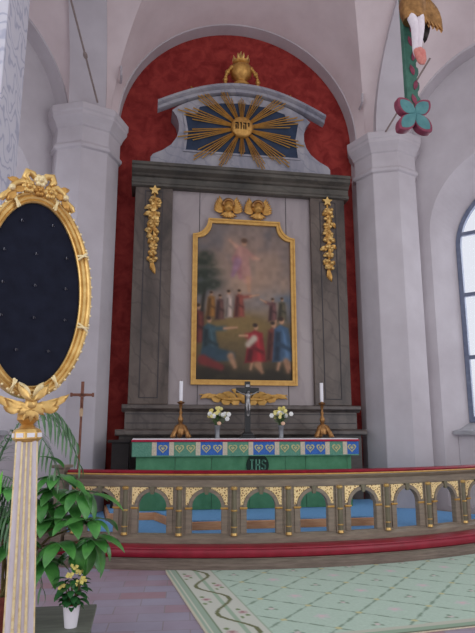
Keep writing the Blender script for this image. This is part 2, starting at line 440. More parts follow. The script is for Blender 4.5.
# piers with moulded octagonal capitals
cap_prof = [(.585, .0), (.585, 6.17), (.635, 6.19), (.645, 6.24), (.62, 6.27), (.60, 6.29), (.60, 6.56), (.625, 6.575), (.635, 6.61), (.66, 6.66),
            (.70, 6.72), (.715, 6.74), (.715, 6.80), (.735, 6.82), (.735, 6.93), (.70, 6.95)]
for sx, nm in ((-1, 'left'), (1, 'right')):
    struct(MB().lathe(cap_prof, 8, (sx * 2.8, 9.65, 0), 0).build('pier_' + nm, 'plaster', bevel=.012))
# moulded band that carries the capital's cornice along the recess
# arcade arches that spring forward from each pier, and the cross vault between them
LA, HA = 6.0, 3.2
def arcade(X, y0, a, dz=0): return (X, y0 - LA * (1 - math.cos(a)), 6.93 + dz + HA * math.sin(a))
aa = [R_(x) for x in np.linspace(0, 88, 30)]
for sx, nm in ((-1, 'left'), (1, 'right')):
    mb = MB(); rows = []
    xs = (sx * 3.06, sx * 2.45)
    for a in aa:
        rows.append([arcade(xs[0], 9.14, a), arcade(xs[1], 9.14, a)])
    mb.solid_grid(rows, (0, .34, .12))
    struct(mb.build('arch_' + nm, 'plaster', smooth=35))
K = Vector((0, 4.5))
def groin(sx, a):
    b = Vector((sx * 2.38, 9.5)); p = b + (K - b) * (1 - math.cos(a)); return Vector((p.x, p.y, 6.93 + 2.75 * math.sin(a)))
m_ = 24
def web(name, C1, C2, n=8, bulge=.0):
    mb = MB(); rows = []
    for i in range(m_ + 1):
        t = i / m_; a = Vector(C1(t)); b = Vector(C2(t))
        rows.append([a.lerp(b, j / n) + Vector((0, 0, bulge * t * math.sin(PI * j / n))) for j in range(n + 1)])
    mb.solid_grid(rows, (0, .1, .25)); return struct(mb.build(name, 'vault', smooth=35))
for sx, nm in ((-1, 'left'), (1, 'right')):
    wallarch = lambda t, sx=sx: (sx * 2.27 * math.cos(t * PI / 2), 9.655, 7.03 + 2.27 * math.sin(t * PI / 2))
    web('vault_altar_' + nm, lambda t, sx=sx: groin(sx, t * PI / 2), wallarch, bulge=.12)
    web('vault_side_' + nm, lambda t, sx=sx: groin(sx, t * PI / 2), lambda t, sx=sx: arcade(sx * 2.47, 9.2, t * PI / 2, .04), bulge=.1)
    f = frame_for(sx)
    darch = lambda t, f=f: f(UC - (UC - .36) * math.cos(t * PI / 2), 6.65 + (UC - .36) * math.sin(t * PI / 2), 0)
    web('vault_aisle_' + nm, lambda t, sx=sx: arcade(sx * 3.04, 9.2, t * PI / 2 * .8, .04), darch, bulge=.05)
    darch2 = lambda t, f=f: f(UC + (UC - .36) * math.cos(t * PI / 2), 6.65 + (UC - .36) * math.sin(t * PI / 2), 0)
    web('vault_outer_' + nm, darch2, lambda t, sx=sx: (sx * (5.9 - 2.9 * t), 5.6 - 1.0 * t, 6.9 + 3.2 * t), bulge=.05)
# scroll-painted pier of the chancel arch close on the left
struct(MB().box(-4.3, -3.19, 5.6, 6.5, 0, 12).build('pier_painted', 'scroll', bevel=.01))
# iron tie rods and small hooks fixed above the capitals
def rod(name, p, q, knot, label, grp):
    mb = MB(); p, q = Vector(p), Vector(q); mb.tube([p, q], .016, 8)
    o = mb.build(name, 'iron', smooth=40)
    k = MB(); c = p.lerp(q, knot); d = (q - p).normalized()
    k.ball(c, (.035, .035, .06), 10, 7, d.to_track_quat('Z', 'Y').to_matrix().to_4x4()); k.bw('turnbuckle', 'iron', o, smooth=60)
    return tag(o, label, 'tie rod', grp)


rod('tie_rod', (-2.57, 9.0, 6.97), (-3.02, 7.5, 8.2), .38, 'thin iron tie rod rising from the left pier capital, with a knot halfway', 'iron tie rods')
rod('tie_rod', (2.57, 9.0, 6.9), (2.98, 8.0, 7.75), .6, 'thin iron tie rod on the right pier capital, behind the hanging rood cross', 'iron tie rods')
for sx, lb in ((-1, 'small pale iron hook in the vault above the left end of the red recess'), (1, 'small pale iron hook in the vault above the right end of the red recess')):
    mb = MB(); x, y, z = (-2.23, 9.28, 7.62) if sx < 0 else (2.25, 9.30, 7.56)
    mb.tube([(x, y + .1, z), (x - sx * .02, y - .05, z), (x - sx * .02, y - .1, z + .03), (x - sx * .01, y - .1, z + .2)], .022, 6)
    tag(mb.build('wall_hook', 'iron_hook', smooth=50), lb, 'hook', 'iron hooks in the vault')

# ------------------------------------------------------------------ chancel: step and blue carpet
st = thing('altar_step', 'low blue-carpeted altar step with orange-brown wooden edge', 'step', (0, 8.6, .29))
sp = [(-1.12, 7.62), (1.72, 7.62), (1.95, 8.2), (2.2, 9.55), (-2.2, 9.55), (-2.1, 8.58), (-1.45, 8.58)]
MB().prism(sp, .29, .395, 'z').bw('step_edge', 'step_edge', st, bevel=.008)
sc = [(p[0] * .985 + 0, p[1] + (.05 if p[1] < 8.5 else .04 if p[1] < 9 else -.03)) for p in sp]
MB().prism(sc, .395, .41, 'z').bw('carpet_top', 'blue_carpet', st)
bc = [(XC + 6.61 * math.sin(R_(a)), YC - 6.61 * math.cos(R_(a))) for a in np.linspace(-32, 30, 41)] + [(2.45, 9.6), (2.22, 9.6), (1.97, 8.19), (1.74, 7.6), (-1.13, 7.6), (-1.46, 8.56), (-2.12, 8.56), (-2.22, 9.6), (-2.45, 9.6)]
tag(MB().prism(bc, .29, .302, 'z').build('carpet', 'blue_carpet'), 'plain blue carpet covering the chancel floor behind the altar rail', 'carpet')

# ------------------------------------------------------------------ altarpiece
YF = 9.5
ret = thing('altarpiece', 'tall marbled wooden altarpiece with pilasters, cornice and curved top against the red wall', 'altarpiece', (0, 9.6, .29))
mb = MB(); mb.box(-2.02, 2.08, 9.57, 9.94, .29, 1.46); mb.bw('base', 'predella_marble', ret)
mb = MB(); mb.prism([(9.42, 1.46), (9.40, 1.48), (9.40, 1.53), (9.44, 1.56), (9.94, 1.56), (9.94, 1.46)], -2.08, 2.13, 'x')
mb.box(-1.94, 1.99, 9.50, 9.94, 1.56, 1.90)
mb.prism([(9.50, 1.84), (9.46, 1.87), (9.41, 1.89), (9.41, 1.945), (9.46, 1.96), (9.94, 1.96), (9.94, 1.84)], -1.99, 2.04, 'x')
p = mb.bw('predella', 'predella_marble', ret, bevel=.008)
g = MB()
for z in (1.655, 1.80): g.box(-1.92, 1.97, 9.494, 9.5, z, z + .012)
g.bw('groove_line', 'groove', p)
mb = MB(); mb.box(-1.26, 1.26, 9.56, 9.94, 1.96, 5.80); p = mb.bw('centre_panel', 'pale_marble', ret)
g = MB()
for x in (-.77, .80): g.box(x, x + .01, 9.555, 9.56, 1.96, 5.80)
g.bw('board_joint', 'groove', p)
for x0, x1 in ((-1.90, -1.25), (1.25, 1.90)):
    mb = MB(); mb.box(x0, x1, 9.48, 9.94, 1.96, 5.80); pl = mb.bw('pilaster', 'dark_marble', ret, bevel=.01)
    a, b = (x0 + .17, x1 - .17)
    g = MB(); o = [(a, 2.06), (b, 2.06), (b, 5.66), (a, 5.66)]; i = [(a + .014, 2.074), (b - .014, 2.074), (b - .014, 5.646), (a + .014, 5.646)]
    g.ring(o, i, 9.472, 9.48); g.bw('panel_line', 'groove', pl)
# entablature: breaks forward a little over the pilasters
def ent(mb, x0, x1, y):
    mb.prism([(y, 5.72), (y - .03, 5.74), (y - .03, 5.78), (y, 5.80), (y, 5.90), (y - .04, 5.92), (y - .06, 5.95), (y - .11, 5.98), (y - .14, 6.00), (y - .14, 6.05), (y - .17, 6.07), (y - .17, 6.12), (y - .1, 6.15), (9.94, 6.15), (9.94, 5.72)], x0, x1, 'x')
mb = MB(); ent(mb, -1.97, 1.98, 9.46); mb.bw('entablature', 'grey_marble', ret, bevel=.006)
# attic with scooped sides
side = [(1.66, 6.15), (1.66, 6.31), (1.62, 6.37), (1.45, 6.46), (1.30, 6.58), (1.21, 6.72), (1.17, 6.86), (1.17, 7.0), (1.21, 7.14), (1.30, 7.26)]
at = [(x, z) for x, z in side]
topl = [(1.46 * math.sin(R_(t)), 7.30 + .46 * math.cos(R_(t)) ** 1.5) for t in np.linspace(88, -88, 25)]
def attic_poly(): return at + [(x * .92, z - .1) for x, z in [(1.40, 7.36)] + topl[3:-3] + [(-1.40, 7.36)]] + [(-x, z) for x, z in at[::-1]]
mb = MB(); mb.prism(attic_poly(), 9.50, 9.93); mb.bw('attic', 'attic_marble', ret, smooth=30)
# the arched cornice, swept along the curve
cu = [(-1.56 + 3.12 * i / 32) for i in range(33)]
cz = lambda x: 7.30 + .48 * (math.cos(x / 1.56 * 1.25) - math.cos(1.25)) / (1 - math.cos(1.25))
mb = MB(); prof = [(9.52, -.085), (9.45, -.07), (9.42, -.03), (9.36, -.015), (9.34, 0), (9.34, .04), (9.37, .065), (9.58, .065), (9.58, -.085)]
rows = []
for x in cu:
    k = 1 - .07 * 0; rows.append([mb.bm.verts.new((x, y, cz(x) + z)) for y, z in prof])
for A, B in zip(rows, rows[1:]):
    for j in range(len(prof)): mb.bm.faces.new((A[j], A[(j + 1) % len(prof)], B[(j + 1) % len(prof)], B[j]))
mb.bm.faces.new(rows[0][::-1]); mb.bm.faces.new(rows[-1])
mb.bw('arched_cornice', 'attic_marble', ret, smooth=35)
pnl = [(-1.04, 6.49), (1.04, 6.49), (1.0, 6.86), (1.06, 7.20), (.84, 7.22), (.80, 7.36), (.4, 7.47), (0, 7.50), (-.4, 7.47), (-.80, 7.36), (-.84, 7.22), (-1.06, 7.20), (-1.0, 6.86)]
mb = MB(); mb.prism(pnl, 9.488, 9.51); pn = mb.bw('attic_panel', 'blue_panel', ret)
big = [(x * 1.045, (z - 6.99) * 1.07 + 6.99) for x, z in pnl]
mb = MB(); mb.ring(big, pnl, 9.478, 9.505); mb.bw('panel_moulding', 'attic_marble', pn)

# sunburst with its inscribed disc
sb = thing('sunburst', 'gilded sunburst of rays with round inscribed disc on the dark blue panel', 'sunburst', (-.02, 9.44, 6.99))
rnd = random.Random(3)
nb = 14
for b in range(nb):
    ca = 360 / nb * b + 90
    for k in range(-2, 3):
        a = R_(ca + k * 3.3 + rnd.uniform(-.5, .5))
        ex = 1.17 * abs(math.cos(a)) ** 1.2 + .60 * abs(math.sin(a)) ** 1.2
        L = min(ex * (1 - .12 * abs(k)) * (1 if b % 2 == 0 or abs(math.cos(a)) > .8 else .93), 1.2)
        mb = MB(); w = .005 + .007 * L
        u = Vector((math.cos(a), 0, math.sin(a))); v = Vector((-math.sin(a), 0, math.cos(a))); c = Vector((-.02, 9.46, 6.99)); o = Vector((0, -.02, 0))
        p0 = c + u * .15; p1 = c + u * L
        A = [mb.bm.verts.new(q) for q in (p0 + v * w * .6, p1 + v * w, p1 - v * w, p0 - v * w * .6, p0 + o, p1 + o * 1.2 + u * .01)]
        for f4 in ((0, 1, 5, 4), (4, 5, 2, 3), (0, 3, 2, 1)): mb.bm.faces.new([A[i] for i in f4])
        mb.bm.faces.new((A[1], A[2], A[5])); mb.bm.faces.new((A[0], A[4], A[3]))
        mb.bw('ray', 'frame_gold', sb)
rx = Matrix.Translation((-.02, 9.45, 6.99)) @ Matrix.Rotation(PI / 2, 4, 'X')
mb = MB(); mb.lathe([(.205, -.02), (.21, .03), (.19, .06), (.16, .075), (.001, .09)], 32, mat=rx); d = mb.bw('disc', 'old_gold', sb, smooth=50)
mb = MB(); write(mb, ['he', 'vav', 'he', 'yod'], -.155, 6.93, .11, .072, 9.355, 9.40, .018); mb.bw('inscription', 'wick', d)

# gilded flaming urn with bead swags
ur = thing('flaming_urn', 'gilded flaming urn with swags on top of the altarpiece', 'urn', (-.02, 9.55, 7.87))
U0 = Vector((-.02, 9.55, 7.865))
mb = MB(); mb.lathe([(.17, 0), (.17, .05), (.12, .08), (.09, .13), (.12, .17), (.19, .24), (.215, .33), (.20, .41), (.13, .46), (.11, .48), (.15, .50), (.16, .53), (.10, .55)], 20, U0)
b = mb.bw('vase_body', 'old_gold', ur, smooth=50)
for i in range(9):
    a = 2 * PI * i / 9; mb = MB(); o = Vector((math.cos(a), math.sin(a), 0))
    mb.tube([U0 + Vector((0, 0, .52)) + o * .09, U0 + Vector((0, 0, .58)) + o * .15, U0 + Vector((0, 0, .64)) + o * .16], [.035, .025, .004], 6)
    mb.bw('flame', 'gold', ur, smooth=60)
mb = MB(); mb.tube([U0 + Vector((0, 0, .5)), U0 + Vector((.02, 0, .6)), U0 + Vector((-.02, 0, .68)), U0 + Vector((.01, 0, .78))], [.07, .07, .04, .004], 8); mb.bw('flame', 'gold', ur, smooth=60)
for sx in (-1, 1):
    mb = MB()
    for i in range(8):
        t = i / 7; x = sx * (.18 + .13 * math.sin(t * PI * .55)); z = .36 - .33 * t ** 1.3
        mb.ball(U0 + Vector((x, -.08, z)), .032 + .016 * (i % 3 == 0), 8, 6)
    mb.bw('swag', 'old_gold', ur, smooth=60)

# gilded leaf festoons on the pilasters
def festoon(x, label):
    t = thing('leaf_festoon', label, 'festoon', (x, 9.47, 4.2), 0, 'gilded festoons on the pilasters')
    r = random.Random(int(x * 10) + 50); Y = 9.46
    st_ = []
    for i in range(10):
        a = PI / 2 + 2 * PI * i / 10; q = .10 if i % 2 == 0 else .045
        st_.append((x + q * math.cos(a), 5.66 + q * math.sin(a)))
    MB().prism(st_, Y - .03, Y + .01).bw('star', 'gold', t)
    mb = MB(); mb.tube([(x, Y, 5.6), (x + .01, Y - .01, 5.0), (x, Y, 4.4)], [.02, .03, .012], 6); mb.bw('cord', 'old_gold', t)
    zs = [5.50, 5.36, 5.22, 5.08, 4.94, 4.80, 4.66, 4.53, 4.42]
    for n_, z in enumerate(zs):
        wd = .15 if n_ < 5 else .15 - .02 * (n_ - 4)
        for k in range(6):
            an_ = (-150, -100, -60, -120, -80, -30)[k] + r.uniform(-14, 14); a = R_(an_ if k != 0 else -165)
            mb = MB(); d = Vector((math.cos(a), -.35 - .2 * r.random(), math.sin(a)))
            mb.leaf((x + r.uniform(-.05, .05), Y - .02, z + r.uniform(-.03, .04)), d, (r.uniform(-.4, .4), -1, r.uniform(-.2, .4)), wd * r.uniform(.7, 1.05), .075, 1.1, .25, 5, thick=.012)
            mb.bw('gilded_leaf', 'old_gold' if k % 2 else 'gold', t, smooth=60)
        for k in (-1, 1):
            mb = MB(); mb.ball((x + k * r.uniform(.05, .085) * (1 if n_ < 5 else .6), Y - .05, z - r.uniform(.0, .06)), (.036, .03, .032), 8, 6); mb.bw('fruit', 'gold', t, smooth=60)
    for k in range(5):
        mb = MB(); mb.leaf((x, Y - .01, 4.42 - .02 * k), ((k - 2) * .11, -.1, -1), (0, -1, 0), .2, .05, .3, .2, 4, thick=.01); mb.bw('gilded_leaf', 'old_gold', t, smooth=60)
festoon(-1.565, 'gilded leaf festoon hanging on the left dark marbled pilaster of the altarpiece')
festoon(1.565, 'gilded leaf festoon hanging on the right dark marbled pilaster of the altarpiece')

# winged cherub heads over the painting
def cherub(x, label):
    t = thing('cherub_head', label, 'cherub', (x, 9.52, 5.26), 0, 'winged cherub heads')
    mb = MB(); c = Vector((0, -.02, .20))
    mb.ball(c, (.095, .09, .11), 16, 12)
    for v in mb.bm.verts:
        q = v.co - c
        if q.y < -.03:
            if abs(q.x) < .018 and -.03 < q.z < .02: v.co.y -= .022
            if .02 < abs(q.x) < .055 and 0.0 < q.z < .035: v.co.y += .012
            if .03 < abs(q.x) < .075 and -.06 < q.z < -.015: v.co.y -= .010
    mb.ball(c + Vector((0, -.088, -.01)), (.013, .014, .018), 8, 6)
    mb.ball(c + Vector((0, -.082, -.045)), (.022, .01, .008), 8, 6)
    for s in (-1, 1): mb.ball(c + Vector((s * .095, 0, -.005)), (.012, .02, .028), 6, 5)
    mb.lathe([(.05, 0), (.045, .1)], 10, (0, 0, .06))
    mb.build('head', 'old_gold', t, smooth=70)
    mb = MB()
    for i in range(14):
        a = PI * i / 13; mb.ball(c + Vector((.09 * math.cos(a), -.03 - .02 * math.sin(a), .03 + .085 * math.sin(a))), .032, 8, 6)
    mb.build('hair', 'brass', t, smooth=70)
    for s in (-1, 1):
        mb = MB()
        for k in range(7):
            a = R_(62 - 9 * k); L = .25 - .012 * k
            mb.leaf((s * (.065 + .004 * k), .012 - .006 * k, .175 - .014 * k), (s * math.cos(a), -.06, math.sin(a)), (0, -1, 0), L, .06, -.1, .12, 6, thick=.014, curl=s * .12)
        mb.build('wing', 'old_gold', t, smooth=50)
    for s in (-1, 1):
        mb = MB()
        for k in range(4):
            a = R_(-22 - 17 * k); mb.leaf((s * -.03, -.045 - .006 * k + .012 * (s > 0), .10), (s * math.cos(a), -.05, math.sin(a)), (0, -1, 0), .20 - .022 * k, .05, .3, .12, 5, thick=.012)
        mb.build('lower_wing', 'old_gold', t, smooth=50)
    return t
cherub(-.262, 'gilded winged cherub head, left of the pair above the painting')
cherub(.275, 'gilded winged cherub head, right of the pair above the painting')

# ------------------------------------------------------------------ the painting
def pic_outline(x0, x1, z0, z1, nx, nz, n=8):
    """rectangle whose two top corners are scooped out"""
    pts = [(x0, z0), (x1, z0), (x1, z1 - nz)]
    pts += [(x1 - nx * math.sin(R_(90 * i / n)), z1 - nz + nz * (1 - math.cos(R_(90 * i / n)))) for i in range(0, n + 1)][0:0]
    pts += [(x1 - nx * (1 - math.cos(R_(90 * i / n))), z1 - nz * math.cos(R_(0)) + nz * math.sin(R_(90 * i / n))) for i in range(0, 0)]
    # concave quarter: centre on the outer corner
    pts += [(x1 - nx * math.sin(R_(90 * i / n)), z1 - nz * math.cos(R_(90 * i / n))) for i in range(1, n + 1)]
    pts += [(x0 + nx, z1)]
    pts += [(x0 + nx * math.cos(R_(90 * i / n)), z1 - nz * math.sin(R_(90 * i / n))) for i in range(1, n + 1)]
    return pts
PX0, PX1, PZ0, PZ1 = -.885, .945, 2.29, 5.22
CX = (PX0 + PX1) / 2
pt = thing('painting', 'tall framed painting of robed figures below a floating figure in clouds', 'painting', (CX, 9.54, PZ0))
o = pic_outline(PX0, PX1, PZ0, PZ1, .27, .30); i1 = pic_outline(PX0 + .085, PX1 - .085, PZ0 + .085, PZ1 - .085, .25, .28)
i0 = pic_outline(PX0 + .03, PX1 - .03, PZ0 + .03, PZ1 - .03, .265, .295); i2 = pic_outline(PX0 + .06, PX1 - .06, PZ0 + .06, PZ1 - .06, .257, .287)
mb = MB(); mb.ring(o, i0, 9.47, 9.56); mb.ring(i0, i2, 9.485, 9.55); mb.ring(i2, i1, 9.475, 9.55)
mb.bw('picture_frame', 'frame_gold', pt, smooth=30)
# canvas painted vertex by vertex
def paint_canvas(nx, nz):
    xs, zs = np.meshgrid(np.linspace(0, 1, nx), np.linspace(0, 1, nz)); zz = zs * 1.6     # z up, unit = picture width
    rs = np.random.RandomState(5)
    def smooth_noise(k, seed):
        r = np.random.RandomState(seed); g = r.rand(k * 2 + 2, k + 2)
        gx = xs * k; gz = zs * k * 1.6; ix = gx.astype(int); iz = gz.astype(int); fx = gx - ix; fz = gz - iz
        fx = fx * fx * (3 - 2 * fx); fz = fz * fz * (3 - 2 * fz)
        return (g[iz, ix] * (1 - fx) + g[iz, ix + 1] * fx) * (1 - fz) + (g[iz + 1, ix] * (1 - fx) + g[iz + 1, ix + 1] * fx) * fz
    n = smooth_noise(5, 1) * .6 + smooth_noise(12, 2) * .4; n2 = smooth_noise(22, 3)
    img = np.zeros((nz, nx, 3))
    sky = np.array([112, 104, 102.]); warm = np.array([150, 122, 106.]); blue = np.array([92, 110, 128.]); ground = np.array([92, 76, 52.])
    img[:] = sky
    def blend(mask, col): 
        nonlocal img
        m_ = np.clip(mask, 0, 1)[..., None]; img = img * (1 - m_) + np.array(col, float) * m_
    def soft(d, e): return 1 / (1 + np.exp(np.clip(d / e, -40, 40)))
    def ell(x, z, a, b, e=.012, rot=0):
        c, s = math.cos(rot), math.sin(rot); u = (xs - x) * c + (zz - z) * s; v = -(xs - x) * s + (zz - z) * c
        return soft((np.sqrt((u / a) ** 2 + (v / b) ** 2) - 1) * min(a, b), e)
    def cap(x0, z0, x1, z1, r0, r1, e=.008):
        dx, dz = x1 - x0, z1 - z0; t = np.clip(((xs - x0) * dx + (zz - z0) * dz) / (dx * dx + dz * dz + 1e-9), 0, 1)
        return soft(np.hypot(xs - x0 - t * dx, zz - z0 - t * dz) - (r0 + (r1 - r0) * t), e)
    blend(ell(.5, 1.15, .42, .38, .14), warm); blend(soft(np.abs(zz - .82) - .06, .05) * soft(.55 - xs, .1), blue)
    blend(soft(np.abs(zz - .98) - .12, .06) * soft(xs - .25, .08) * .7, blue * .8)
    blend((n - .45) * 1.6, (158, 132, 112)); blend((.42 - n) * 1.6, (84, 86, 92))
    blend(ell(.55, .98, .2, .18, .07) * .8, (176, 142, 116))
    # land and hill
    blend(soft(zz - .62 - .05 * np.sin(xs * 5), .015), ground); blend(ell(.45, .53, .38, .14, .03), (134, 108, 64)); blend(ell(.42, .38, .4, .1, .05) * .6, (110, 92, 58))
    blend(soft(zz - .13 - .03 * np.sin(xs * 9), .03), (44, 38, 28)); blend((n2 - .6) * .8 * soft(zz - .6, .02), (70, 62, 40))
    # tree on the left
    blend(cap(.05, .55, .09, .95, .022, .014), (40, 36, 28))
    for x, z, a, b in ((.08, 1.18, .12, .06), (.06, 1.05, .11, .06), (.16, 1.08, .09, .04), (.12, .94, .12, .045), (.19, .98, .07, .03), (.03, .9, .06, .05), (.1, 1.26, .07, .04)):
        blend(ell(x, z, a, b, .012) * np.clip(.45 + n2 * .9, 0, 1), (44, 50, 38))
    def poly(pts, col, e=.006):
        d = np.full(xs.shape, -9.0); n_ = len(pts); area_ = sum(pts[i][0] * pts[(i + 1) % n_][1] - pts[(i + 1) % n_][0] * pts[i][1] for i in range(n_)); sg = 1 if area_ > 0 else -1
        for i in range(n_):
            (ax, az), (bx, bz) = pts[i], pts[(i + 1) % n_]; L = math.hypot(bx - ax, bz - az)
            d = np.maximum(d, sg * ((xs - ax) * (bz - az) - (zz - az) * (bx - ax)) / L)
        blend(soft(d, e), col)
    def fig(x, z, h, robe, skin=(186, 140, 108), hair=(58, 42, 32), lean=0, arm=None, dark=.55, w=1.0, legs=False):
        r = np.array(robe, float); hx = x + lean
        if legs:
            blend(cap(x - h * .06, z + h * .25, x - h * .12, z, h * .04, h * .022), skin); blend(cap(x + h * .05, z + h * .25, x + h * .10, z + h * .02, h * .04, h * .022), skin)
        zb = z + (h * .13 if legs else 0)
        poly([(x - h * .19 * w, zb), (x + h * .17 * w, zb + h * .03), (hx + h * .11 * w, z + h * .74), (hx - h * .03, z + h * .80), (hx - h * .12 * w, z + h * .72)], r)
        poly([(x - h * .17 * w, zb + .01), (x - h * .08 * w, zb + .01), (hx - h * .02, z + h * .66), (hx - h * .10 * w, z + h * .68)], r * dark, .008)
        poly([(x + h * .02 * w, zb + .02), (x + h * .09 * w, zb + .02), (hx + h * .06, z + h * .62), (hx + h * .03, z + h * .66)], np.minimum(r * 1.35, 235), .008)
        poly([(x - h * .12 * w, z + h * .42), (x + h * .14 * w, z + h * .30), (x + h * .14 * w, z + h * .37), (x - h * .10 * w, z + h * .50)], r * .75, .006)
        if arm:
            sx_, sz_ = hx + (h * .08 if arm[0] > 0 else -h * .08), z + h * .68
            blend(cap(sx_, sz_, hx + arm[0] * .55, sz_ + arm[1] * .4, h * .05, h * .045), r * 1.1)
            blend(cap(hx + arm[0] * .55, sz_ + arm[1] * .4, hx + arm[0], sz_ + arm[1], h * .028, h * .018, .005), skin)
        blend(ell(hx, z + h * .87, h * .048, h * .062, .004), skin); blend(ell(hx - h * .015, z + h * .905, h * .052, h * .042, .004), hair)
    # group in the middle distance
    fig(.16, .62, .28, (128, 86, 40)); fig(.25, .60, .27, (88, 58, 52)); fig(.34, .62, .30, (168, 148, 136), w=.8); fig(.45, .63, .30, (126, 64, 54), arm=(.2, .03))
    fig(.80, .60, .25, (96, 62, 60), arm=(-.13, .05)); fig(.90, .60, .26, (84, 76, 58))
    # foreground figures
    fig(.03, .36, .42, (96, 46, 40)); fig(.16, .18, .48, (58, 78, 84), arm=(.28, .02), lean=-.02, w=1.05)
    blend(cap(.14, .26, .36, .24, .08, .045), (50, 70, 82)); blend(cap(.36, .24, .40, .14, .035, .02), (170, 128, 98)); blend(cap(.08, .2, .26, .13, .05, .03), (120, 46, 44))
    fig(.62, .12, .48, (140, 34, 40), arm=(-.17, .0), w=1.25, legs=True); blend(cap(.60, .42, .54, .36, .035, .03), (196, 180, 160)); blend(cap(.63, .16, .68, .09, .03, .015), (166, 122, 92))
    fig(.80, .20, .42, (110, 56, 46), arm=(.03, .12)); fig(.91, .12, .56, (66, 90, 116), w=1.15, lean=-.02, legs=True); blend(cap(.93, .2, .95, .1, .03, .018), (160, 118, 90))
    # floating figure
    blend(cap(.47, 1.28, .53, 1.02, .075, .045), (176, 130, 118)); blend(cap(.42, 1.22, .46, 1.04, .05, .02), (158, 108, 108)); blend(cap(.54, 1.03, .55, .90, .026, .014), (184, 138, 110))
    blend(cap(.48, 1.33, .42, 1.36, .03, .022), (176, 128, 116)); blend(cap(.42, 1.36, .35, 1.42, .018, .012), (186, 142, 120)); blend(cap(.52, 1.31, .60, 1.25, .03, .022), (176, 128, 116)); blend(cap(.60, 1.25, .66, 1.24, .018, .010), (186, 142, 120)); blend(cap(.43, 1.2, .38, 1.06, .04, .02), (150, 112, 128))
    blend(ell(.50, 1.40, .026, .034, .006), (186, 140, 112)); blend(ell(.50, 1.425, .032, .026, .006), (84, 60, 46))
    img *= (.93 + .14 * n2)[..., None]
    return np.clip(img * .95, 0, 255)
def painted_sheet(name, P, img, mat, parent=None, keep=None, thick=None):
    nz, nx = img.shape[:2]
    me = bpy.data.meshes.new(name)
    vs = P.reshape(-1, 3); fs = []
    for a in range(nz - 1):
        for b in range(nx - 1):
            if keep is None or keep(a, b): fs.append((a * nx + b, a * nx + b + 1, (a + 1) * nx + b + 1, (a + 1) * nx + b))
    me.from_pydata(vs.tolist(), [], fs)
    at_ = me.attributes.new('paint', 'FLOAT_COLOR', 'POINT')
    c = img.reshape(-1, 3) / 255.; c = np.where(c <= .04045, c / 12.92, ((c + .055) / 1.055) ** 2.4)
    at_.data.foreach_set('color', np.c_[c, np.ones(len(c))].astype(np.float32).ravel())
    me.materials.append(M[mat]); o_ = bpy.data.objects.new(name, me); COL.objects.link(o_)
    if parent: o_.parent = parent
    return o_
nx, nz = 190, 304
img = paint_canvas(nx, nz)
cx0, cx1, cz0, cz1 = PX0 + .07, PX1 - .07, PZ0 + .07, PZ1 - .07
gx, gz = np.meshgrid(np.linspace(cx0, cx1, nx), np.linspace(cz0, cz1, nz))
P = np.stack([gx - CX, np.full_like(gx, 9.52 - 9.54), gz - PZ0], -1)
def keep(a, b):
    x, z = gx[a, b], gz[a, b]
    return min(math.hypot((x - (PX0 + .07)) / .25, (z - (PZ1 - .07)) / .28), math.hypot((x - (PX1 - .07)) / .25, (z - (PZ1 - .07)) / .28)) > 1.0
painted_sheet('canvas', P, img, 'canvas', pt, keep)

# gilded acanthus spray under the painting
ac = thing('acanthus_ornament', 'gilded acanthus leaf spray under the painting, behind the black crucifix', 'ornament', (.02, 9.55, 1.97))
for s in (-1, 1):
    mb = MB(); mb.tube([(.02, 9.53, 2.06), (.02 + s * .3, 9.52, 2.05), (.02 + s * .55, 9.52, 2.12), (.02 + s * .75, 9.53, 2.13)], [.035, .03, .022, .008], 8); mb.bw('stem', 'frame_gold', ac, smooth=60)
    for k, (x, z, ang, L, w) in enumerate(((.04, 2.05, 82, .27, .11), (.13, 2.03, 66, .30, .10), (.24, 2.02, 56, .31, .10), (.36, 2.04, 46, .30, .09), (.49, 2.09, 32, .28, .08), (.08, 2.03, -38, .16, .12), (.22, 2.02, -26, .19, .11), (.38, 2.05, -18, .2, .10))):
        a = R_(ang); mb = MB(); mb.leaf((.02 + s * x, 9.53, z), (s * math.cos(a), -.15, math.sin(a)), (0, -1, 0), L, w, -.15, .12, 9, thick=.014, lobes=3, curl=-s * (1.25 if ang > 0 else -.9))
        mb.bw('acanthus_leaf', 'frame_gold', ac, smooth=60)
mb = MB(); mb.ball((.02, 9.52, 2.08), (.07, .04, .1), 10, 8); mb.bw('boss', 'frame_gold', ac, smooth=60)

# ------------------------------------------------------------------ altar table and its cloths
AX0, AX1, AY0, AY1, AZ = -1.76, 1.62, 8.6, 9.30, 1.40
al = thing('altar', 'altar table hung with plain green cloth and a dark round emblem', 'altar', (-.07, 8.95, .41))
MB().box(AX0 + .06, AX1 - .1, AY0 + .09, AY1, .41, 1.36).bw('altar_block', 'stone_top', al)
MB().box(AX0, AX1, AY0 + .02, AY1 + .02, 1.36, AZ).bw('table_top', 'stone_top', al, bevel=.01)
edges = [AX0 + .03, -1.16, -.62, -.05, .5, .82, AX1 - .14]
for a, b in zip(edges, edges[1:]):
    mb = MB(); n = 10; rows = []
    for z in np.linspace(.415, 1.355, 6):
        rows.append([(a + .003 + (b - a - .006) * i / n, AY0 + .065 - .012 * math.sin(PI * i / n) - .006 * math.sin(3 * PI * i / n) * (1.4 - z), z) for i in range(n + 1)])
    mb.solid_grid(rows, (0, .015, 0)); mb.bw('cloth_panel', 'green_cloth', al, smooth=50)
mb = MB(); mb.prism([(AX1 - .14, AY0 + .06), (AX1 - .06, AY0 + .10), (AX1 - .06, AY1), (AX1 - .09, AY1), (AX1 - .10, AY0 + .12)], .415, 1.355, 'z'); mb.bw('cloth_panel', 'green_cloth', al)
rx = Matrix.Translation((.07, AY0 + .045, 1.035)) @ Matrix.Rotation(PI / 2, 4, 'X')
